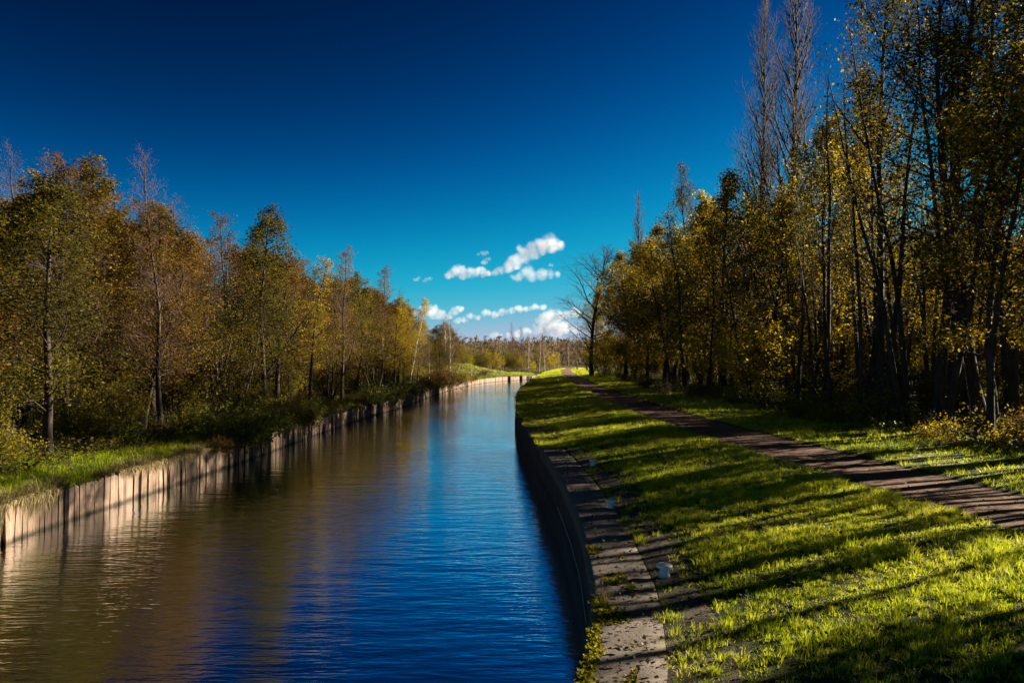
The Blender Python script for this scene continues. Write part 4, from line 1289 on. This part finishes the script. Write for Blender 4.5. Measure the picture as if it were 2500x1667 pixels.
parts = [
    tufted(900, 22, bank_xy(19, 50, -0.02, 0.45), lambda x, y: zl(x, y) + 0.02, 0.36, 0.014, 0.13, 23, 2, lambda x, y: (vnoise(y * 0.5, y * 0) > 0.42) * 1.0, 1.5, 0.35),
    tufted(1100, 14, bank_xy(50, 170, 0.0, 0.5), zl, 0.42, 0.04, 0.2, 24, 1, lambda x, y: (vnoise(y * 0.4, y * 0) > 0.4) * 1.0, 1.3, 0.35),
    tufted(500, 16, bank_xy(22, 60, 1.0, 7.0), zl, 0.36, 0.012, 0.15, 25, 1, None, 1.0, 0.35),
]
def fringe(n, seed):
    rs = np.random.RandomState(seed)
    s_ = dist[i0] + 110 * rs.rand(n * 3) ** 1.3
    s_ = s_[vnoise(s_ * 0.55, s_ * 0 + 2.2) > 0.52][:n]
    x = np.interp(s_, dist, LE[:, 0]); y = np.interp(s_, dist, LE[:, 1])
    h = rs.uniform(0.15, 0.75, len(s_)) * (0.4 + vnoise(s_ * 1.3, s_ * 0 + 7))
    P = np.c_[x - 0.05 + 0.05 * rs.rand(len(s_)), y, 1.08 + 0.1 * rs.rand(len(s_))]
    mid = P + np.c_[rs.uniform(0.10, 0.2, len(s_)), rs.normal(0, 0.08, len(s_)), 0.05 - 0.25 * h]
    tip = P + np.c_[rs.uniform(0.06, 0.16, len(s_)), rs.normal(0, 0.16, len(s_)), -h]
    w = np.c_[np.zeros(len(s_)), rs.uniform(0.012, 0.03, len(s_)), np.zeros(len(s_))]
    V = np.stack([P - w, P + w, mid + w * 0.7, mid - w * 0.7, tip], 1).reshape(-1, 3)
    b = np.arange(len(s_)) * 5
    return V, np.stack([b, b + 1, b + 2, b + 3], 1), np.stack([b + 3, b + 2, b + 4], 1), rs.rand(len(s_))
parts.append(fringe(5200, 91))
grass_obj('dry_grass', parts, 'bleached dry grass tussocks along the top of the planks', M['straw'])
def mound_xy(rs, n):
    x = rs.uniform(-34, 6, n); y = rs.uniform(196, 240, n)
    keep_ = (LEx(y) - x) > 0.6
    return np.c_[x, y][keep_]
grass_obj('mound_grass', [tufted(3600, 10, mound_xy, zl, 0.22, 0.10, 0.4, 31, 1, None, 0.8, 0.5)], 'sunlit grass on the green mound beyond the bend', M['grass'])
def reed_xy(rs, n):
    d = rs.uniform(232, 300, n); px = rs.uniform(1290, 1440, n)
    return np.c_[(px - 1250) / 1944.0 * d, d]
zfar = lambda x, y: np.array([left_z(a, b) if True else 0 for a, b in zip(x[::8], y[::8])]).repeat(8)[:len(x)]
grass_obj('reeds', [tufted(2600, 8, reed_xy, zfar, 1.25, 0.09, 0.35, 33, 1, None, 0.4, 0.4)], 'tan reed bed beyond the far end of the path', M['straw'])

# ------------------------------------------------------------------ moss and fallen leaves
rs = np.random.RandomState(77)
def moss_clumps():
    y = 7.2 + 9.5 * rs.rand(2600) ** 1.7
    o = 0.02 + 0.55 * rs.rand(2600) ** 1.4
    keep_ = vnoise(o * 3.0 + 7, y * 1.7) > 0.50 + 0.02 * (y - 7)
    y, o = y[keep_], o[keep_]
    x = CE(y) + o
    z = np.full(len(x), 1.815)
    P0 = np.c_[x, y, z]
    P = np.repeat(P0, 7, 0) + rs.normal(0, 0.022, (len(P0) * 7, 3)) * np.array([1, 1, 0.15])
    v, t = leaf_faces(P, 0.045, 9, -0.15, 3.0, 0.8)
    tv = np.clip(0.45 + rs.normal(0, 0.25, len(P)), 0, 1)
    tag(link('moss', make_mesh('moss', v, None, t, [M['moss']], np.r_[tv, tv])), 'yellow-green moss on the near end of the coping', None, None, 'stuff')
moss_clumps()
M['fallen'] = leaf_mat('fallen_leaf', [(0.0, (0.05, 0.03, 0.015)), (0.5, (0.14, 0.085, 0.035)), (1.0, (0.26, 0.19, 0.11))], 0.15, 0.6, 0.0)
def fallen():
    pts = []
    y = 7 + 40 * rs.rand(4500) ** 1.6
    x = CE(y) + 0.1 + (PL(y) - CE(y)) * rs.rand(4500) ** 1.2
    pts.append(np.c_[x, y, z_right(x, y) + 0.03 + 0.07 * rs.rand(4500)])
    y = 8 + 45 * rs.rand(1700) ** 1.3
    x = PL(y) + PW(y) * rs.rand(1700)
    pts.append(np.c_[x, y, z_right(x, y) + 0.045])
    y = 8 + 50 * rs.rand(1200)
    x = PL(y) + PW(y) + 6 * rs.rand(1200)
    pts.append(np.c_[x, y, z_right(x, y) + 0.05 + 0.05 * rs.rand(1200)])
    y = 7.2 + 22 * rs.rand(500) ** 1.5
    x = CE(y) + 0.05 + 0.8 * rs.rand(500)
    pts.append(np.c_[x, y, np.full(500, 1.822)])
    P = np.concatenate(pts)
    v, t = leaf_faces(P, 0.06, 4, 0.0, 3.0, 0.7)
    tv = rs.rand(len(P)) ** 1.3
    tag(link('fallen_leaves', make_mesh('fallen_leaves', v, None, t, [M['fallen']], np.r_[tv, tv])), 'scattered brown fallen leaves on grass, coping and path', None, None, 'stuff')
fallen()

# ------------------------------------------------------------------ bollards
def lathe(profile, n=28):
    V, Q = [], []
    for r_, z in profile:
        for k in range(n):
            a = 2 * math.pi * k / n
            V.append((r_ * math.cos(a), r_ * math.sin(a), z))
    for i in range(len(profile) - 1):
        for k in range(n):
            Q.append((i * n + k, i * n + (k + 1) % n, (i + 1) * n + (k + 1) % n, (i + 1) * n + k))
    return V, Q
cap_me = None
for x, y, s, lab in ((2.12, 11.85, 1.0, 'white mushroom bollard in the grass, closest one, standing in tree shade'),
                     (3.02, 17.4, 1.0, 'white mooring bollard on a thin lit stem, middle of the row beside the coping'),
                     (3.35, 24.0, 1.0, 'small white mooring bollard where the coping ends, last of the row')):
    x = float(CE(y)) + (1.06 if y < 13 else 0.80 if y < 20 else 1.17)
    z = rz_(x, y)
    b_ = empty('mooring_bollard', (x, y, z), lab, 'bollard', 'white mooring bollards beside the coping')
    if cap_me is None:
        V, q = lathe([(0.0, 0.205), (0.05, 0.204), (0.09, 0.196), (0.115, 0.180), (0.122, 0.165), (0.118, 0.148), (0.10, 0.136), (0.07, 0.130), (0.05, 0.128)])
        cap_me = make_mesh('bollard_cap', V, q, None, [M['white']], smooth=True)
        V, q = lathe([(0.085, -0.08), (0.085, 0.03), (0.078, 0.045), (0.068, 0.06), (0.066, 0.125), (0.05, 0.134)])
        stem_me = make_mesh('bollard_stem', V, q, None, [M['stem_white']], smooth=True)
    link('cap', cap_me, b_)
    link('stem', stem_me, b_)

# ------------------------------------------------------------------ twigs, dead stalks
def twig_thing(name, pts, rad, loc, label, cat, mat, branches=(), group=None):
    polys = [([Vector(p) for p in pts], [rad * (1 - 0.6 * i / (len(pts) - 1)) for i in range(len(pts))])]
    for b_ in branches:
        polys.append(([Vector(p) for p in b_], [rad * 0.7 * (1 - 0.6 * i / (len(b_) - 1)) for i in range(len(b_))]))
    V, q = tubes(polys, 5)
    o = link(name, make_mesh(name, V, q, None, [mat], smooth=True))
    o.location = loc
    return tag(o, label, cat, group)
TW = 'twigs lying about the bank'
def on_r(px, py, h=2.95):
    d = h * 1944.0 / (py - 880)
    x = (px - 1250) / 1944.0 * d
    return (x, d, rz_(x, d) + 0.05)
twig_thing('fallen_twig', [(0, 0, 0), (.06, .02, .10), (.10, .05, .16), (.09, .10, .22), (.14, .12, .30)], 0.008, on_r(2320, 1352), 'forked pale twig sticking up from the grass near the path', 'twig', M['bark_pale'],
           [[(0, 0, 0), (-.04, .02, .08), (-.06, .03, .15)]], TW)
twig_thing('fallen_twig', [(-.35, .2, .12), (-.18, .08, .06), (0, 0, 0.01), (.22, .01, .02), (.4, .05, .05)], 0.008, on_r(1905, 1408), 'curved brown twig lying in the shaded grass', 'twig', M['bark_brown'],
           [[(.1, 0, .02), (.15, .06, .10), (.13, .10, .16)]], TW)
twig_thing('fallen_twig', [(-.14, -.05, 0), (-.02, 0, .01), (.10, .06, .05)], 0.009, on_r(1712, 1574, 3.1), 'short pale stick on the bright mossy grass at the bottom', 'twig', M['bark_pale'], [], TW)
twig_thing('fallen_twig', [(-.22, -.04, 0), (-.05, 0, .01), (.12, .03, .02), (.2, .09, .05)], 0.007, (1.75, 9.95, 1.83), 'thin bleached stick lying across the coping', 'twig', M['bark_pale'], [], TW)
for i, (px, d, h, a) in enumerate([(322, 32.5, 1.3, 0.45), (335, 33.2, 1.0, 0.65), (345, 33.6, 0.9, 0.8)]):
    x = L_at(px, d)
    twig_thing('dead_stalk', [(0, 0, 0), (h * a * .5, .05, h * .6), (h * a, .1, h)], 0.022, (x, d, left_z(x, d)), ['bleached dead stalk leaning over the planks, tallest of three', 'bleached dead stalk leaning over the planks, middle of three', 'lowest-leaning of three bleached dead stalks over the planks'][i], 'stalk', M['bark_pale'], [], 'dead stalks on the plank side bank')
x = L_at(505, 37.5)
twig_thing('dead_stalk', [(0, 0, 0), (.2, .05, .35), (.45, .1, .75)], 0.03, (x, 37.5, left_z(x, 37.5)), 'thick pale broken stalk on the grass before the bramble', 'stalk', M['bark_pale'], [], 'dead stalks on the plank side bank')
# dry tussock on the edge of the coping
def tussock(name, loc, n, h, mat, label, seed, spread=0.06):
    r_ = np.random.RandomState(seed)
    P = np.c_[r_.normal(0, spread, n), r_.normal(0, spread, n), np.zeros(n)]
    ln = np.c_[P[:, :2] / spread * 0.5] + r_.normal(0, 0.25, (n, 2))
    V, q, t = blades(P, h * r_.uniform(0.4, 1.1, n), np.full(n, 0.007), seed, ln, 2)
    tv = r_.rand(n)
    o = link(name, make_mesh(name, V, q, t, [mat], np.r_[tv, tv]))
    o.location = loc
    return tag(o, label, None, None, 'stuff')
tussock('grass_tuft', (float(CE(10.75)) + 0.12, 10.75, 1.81), 60, 0.26, M['straw'], 'dry straw tuft growing on the canal edge of the coping', 5)
tussock('grass_tuft', (float(CE(10.5)) + 0.10, 10.45, 1.81), 90, 0.07, M['moss'], 'yellow mossy tuft on the coping edge below the straw tuft', 6)
tussock('grass_tuft', (float(CE(9.9)) + 0.98, 9.95, 1.80), 260, 0.11, M['grass'], 'bright round grass tuft on the landward edge of the coping', 7, 0.10)

# ------------------------------------------------------------------ fence and post far off
def box(w, d, h, z0=0.0):
    V = [(sx * w / 2, sy * d / 2, zz) for zz in (z0, z0 + h) for sx, sy in ((-1, -1), (1, -1), (1, 1), (-1, 1))]
    F = [(0, 1, 5, 4), (1, 2, 6, 5), (2, 3, 7, 6), (3, 0, 4, 7), (4, 5, 6, 7), (3, 2, 1, 0)]
    return V, F
fx, fy = 16.0, 196.0
fz = rz_(fx, fy)
fence = empty('rail_fence', (fx, fy, fz), 'low pale post-and-rail fence beside the far end of the path', 'fence')
for k in range(4):
    V, F = box(0.28 if k == 0 else 0.18, 0.2, 2.0 if k == 0 else 1.6, -0.3)
    o = link('post', make_mesh('post', V, F, None, [M['post']]), fence)
    o.location = (k * 2.4, k * 0.5, 0)
for k, z in enumerate((0.75, 1.3)):
    V, F = box(7.3, 0.08, 0.16)
    o = link('rail', make_mesh('rail', V, F, None, [M['post']]), fence)
    o.location = (3.6, 0.62, z)
    o.rotation_euler = (0, 0, math.atan2(0.5, 2.4))
px_, d_ = 1151, 186.0
x = L_at(px_, d_)
stump = empty('birch_stump', (x, d_, left_z(x, d_)), 'white stump-like birch stem with a few yellow leaves before the green mound', 'tree')
V, q = tubes([([Vector((0, 0, -0.2)), Vector((0.03, 0, 0.8)), Vector((0, 0.02, 1.7)), Vector((0.05, 0, 2.6))], [0.12, 0.11, 0.09, 0.03])], 7)
link('trunk', make_mesh('stump_trunk', V, q, None, [M['birch']], smooth=True), stump)
P = np.random.RandomState(2).normal(0, 1, (160, 3)) * np.array([0.22, 0.22, 0.35]) + np.array([0, 0, 2.2])
v, t = leaf_faces(P, 0.14, 8)
tv = np.random.RandomState(3).rand(160)
link('crown', make_mesh('stump_crown', v, None, t, [M['yellow']], np.r_[tv, tv]), stump)

# ------------------------------------------------------------------ clouds: real volumes far away
def cloud(idx, puffs, label, dens=0.06, D=3000.0, grain=0.018):
    k = D / 1944.0
    cx = sum(p[0] for p in puffs) / len(puffs); cy = sum(p[1] for p in puffs) / len(puffs)
    loc = Vector(((cx - 1250) * k, D, 5 + (880 - cy) * k))
    r_ = random.Random(idx)
    loc_p = []
    for p in puffs:
        loc_p.append(((p[0] - cx) * k, r_.uniform(-10, 10) * p[2] / 14.0, (cy - p[1]) * k, p[2] * k * 1.5))
        for j in range(3):
            loc_p.append(((p[0] - cx + r_.uniform(-1.6, 1.6) * p[2]) * k, r_.uniform(-10, 10) * p[2] / 14.0, (cy - p[1] + r_.uniform(-0.35, 0.3) * p[2]) * k, p[2] * k * r_.uniform(0.75, 1.2)))
    V, Q = [], []
    for (x, y, z, rad) in loc_p:
        v, q = lathe([(rad * math.sin(a), -rad * math.cos(a)) for a in np.linspace(0.02, math.pi - 0.02, 9)], 14)
        b0 = len(V)
        V += [(a + x, b + y, c + z) for a, b, c in v]
        Q += [tuple(i + b0 for i in f) for f in q]
        Q.append(tuple(b0 + i for i in range(13, -1, -1))); Q.append(tuple(b0 + 8 * 14 + i for i in range(14)))
    me = bpy.data.meshes.new('cloud')
    me.from_pydata(V, [], Q)
    me.update()
    m_ = bpy.data.materials.new('cloud_vapour')
    m_.use_nodes = True
    nt = m_.node_tree; N, L = nt.nodes, nt.links
    N.remove(N['Principled BSDF'])
    pv = N.new('ShaderNodeVolumePrincipled')
    pv.inputs['Color'].default_value = (0.80, 0.80, 0.84, 1)
    pv.inputs['Anisotropy'].default_value = 0.2
    tc = N.new('ShaderNodeTexCoord')
    cur = None
    wn_ = noise(N, L, 0.013, 3, 0.6, tc.outputs['Object'])
    wc = N.new('ShaderNodeVectorMath'); wc.operation = 'SUBTRACT'
    L.new(wn_.outputs['Color'], wc.inputs[0]); wc.inputs[1].default_value = (0.5, 0.5, 0.5)
    ws = N.new('ShaderNodeVectorMath'); ws.operation = 'SCALE'
    L.new(wc.outputs[0], ws.inputs[0]); ws.inputs['Scale'].default_value = 2.2 * sum(p[2] for p in puffs) / len(puffs) * k
    warp = N.new('ShaderNodeVectorMath'); warp.operation = 'ADD'
    L.new(tc.outputs['Object'], warp.inputs[0]); L.new(ws.outputs[0], warp.inputs[1])
    for (x, y, z, rad) in loc_p:
        ds = N.new('ShaderNodeVectorMath'); ds.operation = 'DISTANCE'
        L.new(warp.outputs[0], ds.inputs[0]); ds.inputs[1].default_value = (x, y, z)
        f = mathn(N, L, 'SUBTRACT', 1.0, mathn(N, L, 'DIVIDE', ds.outputs['Value'], rad))
        cur = f if cur is None else mathn(N, L, 'MAXIMUM', cur, f)
    nz = noise(N, L, grain, 7, 0.65, tc.outputs['Object'])
    f = mathn(N, L, 'ADD', cur, mathn(N, L, 'MULTIPLY', mathn(N, L, 'SUBTRACT', nz.outputs[0], 0.60), 2.0))
    f = mathn(N, L, 'MULTIPLY', f, 0.85)
    cl = N.new('ShaderNodeClamp'); L.new(f, cl.inputs[0])
    L.new(mathn(N, L, 'MULTIPLY', cl.outputs[0], dens), pv.inputs['Density'])
    L.new(pv.outputs[0], N['Material Output'].inputs['Volume'])
    me.materials.append(m_)
    o = link('cloud', me)
    o.location = loc
    md = o.modifiers.new('union', 'REMESH')
    md.mode = 'VOXEL'
    md.voxel_size = max(2.5, 0.16 * min(p[3] for p in loc_p))
    return tag(o, label, 'cloud', 'small clouds low over the bend')
cloud(1, [(1345, 592, 18), (1325, 600, 19), (1300, 611, 19), (1281, 621, 17), (1262, 633, 16), (1245, 646, 13), (1225, 656, 10), (1205, 663, 9), (1190, 667, 8), (1358, 590, 13)], 'bright white cloud with a rounded top slanting up over the canal, largest of all', 0.045, 3000.0, 0.010)
cloud(2, [(1094, 668, 9), (1112, 660, 14), (1131, 664, 13), (1150, 662, 13), (1166, 661, 11), (1180, 668, 9)], 'flat-based lilac cloud joined to the low end of the slanting white one')
cloud(3, [(1265, 674, 11), (1285, 662, 15), (1300, 670, 13), (1325, 669, 13), (1345, 668, 10), (1342, 645, 6)], 'ragged puff below the slanting white cloud, beside the bare tree', 0.03)
cloud(4, [(1168, 621, 5), (1179, 619, 6), (1189, 616, 5), (1194, 631, 5), (1184, 639, 6)], 'small torn wisp above the flat-based lilac cloud', 0.03, 3000, 0.03)
cloud(5, [(1012, 682, 5), (1021, 678, 5), (1036, 685, 4), (1047, 680, 5)], 'tiny pair of wisps off the end of the lilac cloud', 0.03, 3000, 0.03)
cloud(6, [(1013, 763, 11), (1034, 757, 14), (1055, 760, 14), (1075, 766, 11), (1095, 771, 8), (1108, 761, 10), (1119, 753, 8)], 'white cloud bank low behind the yellow birch')
cloud(7, [(1117, 783, 6), (1131, 780, 7), (1150, 770, 9), (1166, 773, 7), (1186, 763, 9), (1206, 766, 8), (1226, 761, 9), (1246, 758, 9), (1266, 752, 9), (1287, 754, 7), (1310, 750, 9), (1326, 750, 8)], 'long thin chain of cloud across the gap above the far trees')
cloud(8, [(1322, 776, 11), (1342, 771, 16), (1362, 775, 15), (1382, 767, 14), (1402, 762, 14)], 'grey cloud half behind the bare spreading tree', 0.05)
cloud(9, [(1240, 816, 7), (1261, 812, 10), (1286, 808, 9), (1320, 801, 12), (1341, 797, 15), (1361, 805, 15), (1382, 800, 14)], 'white cloud lowest on the horizon behind the far birches')
cloud(10, [(1200, 819, 5), (1211, 816, 7), (1223, 818, 5)], 'small grey cloud sitting on the far treeline', 0.04)
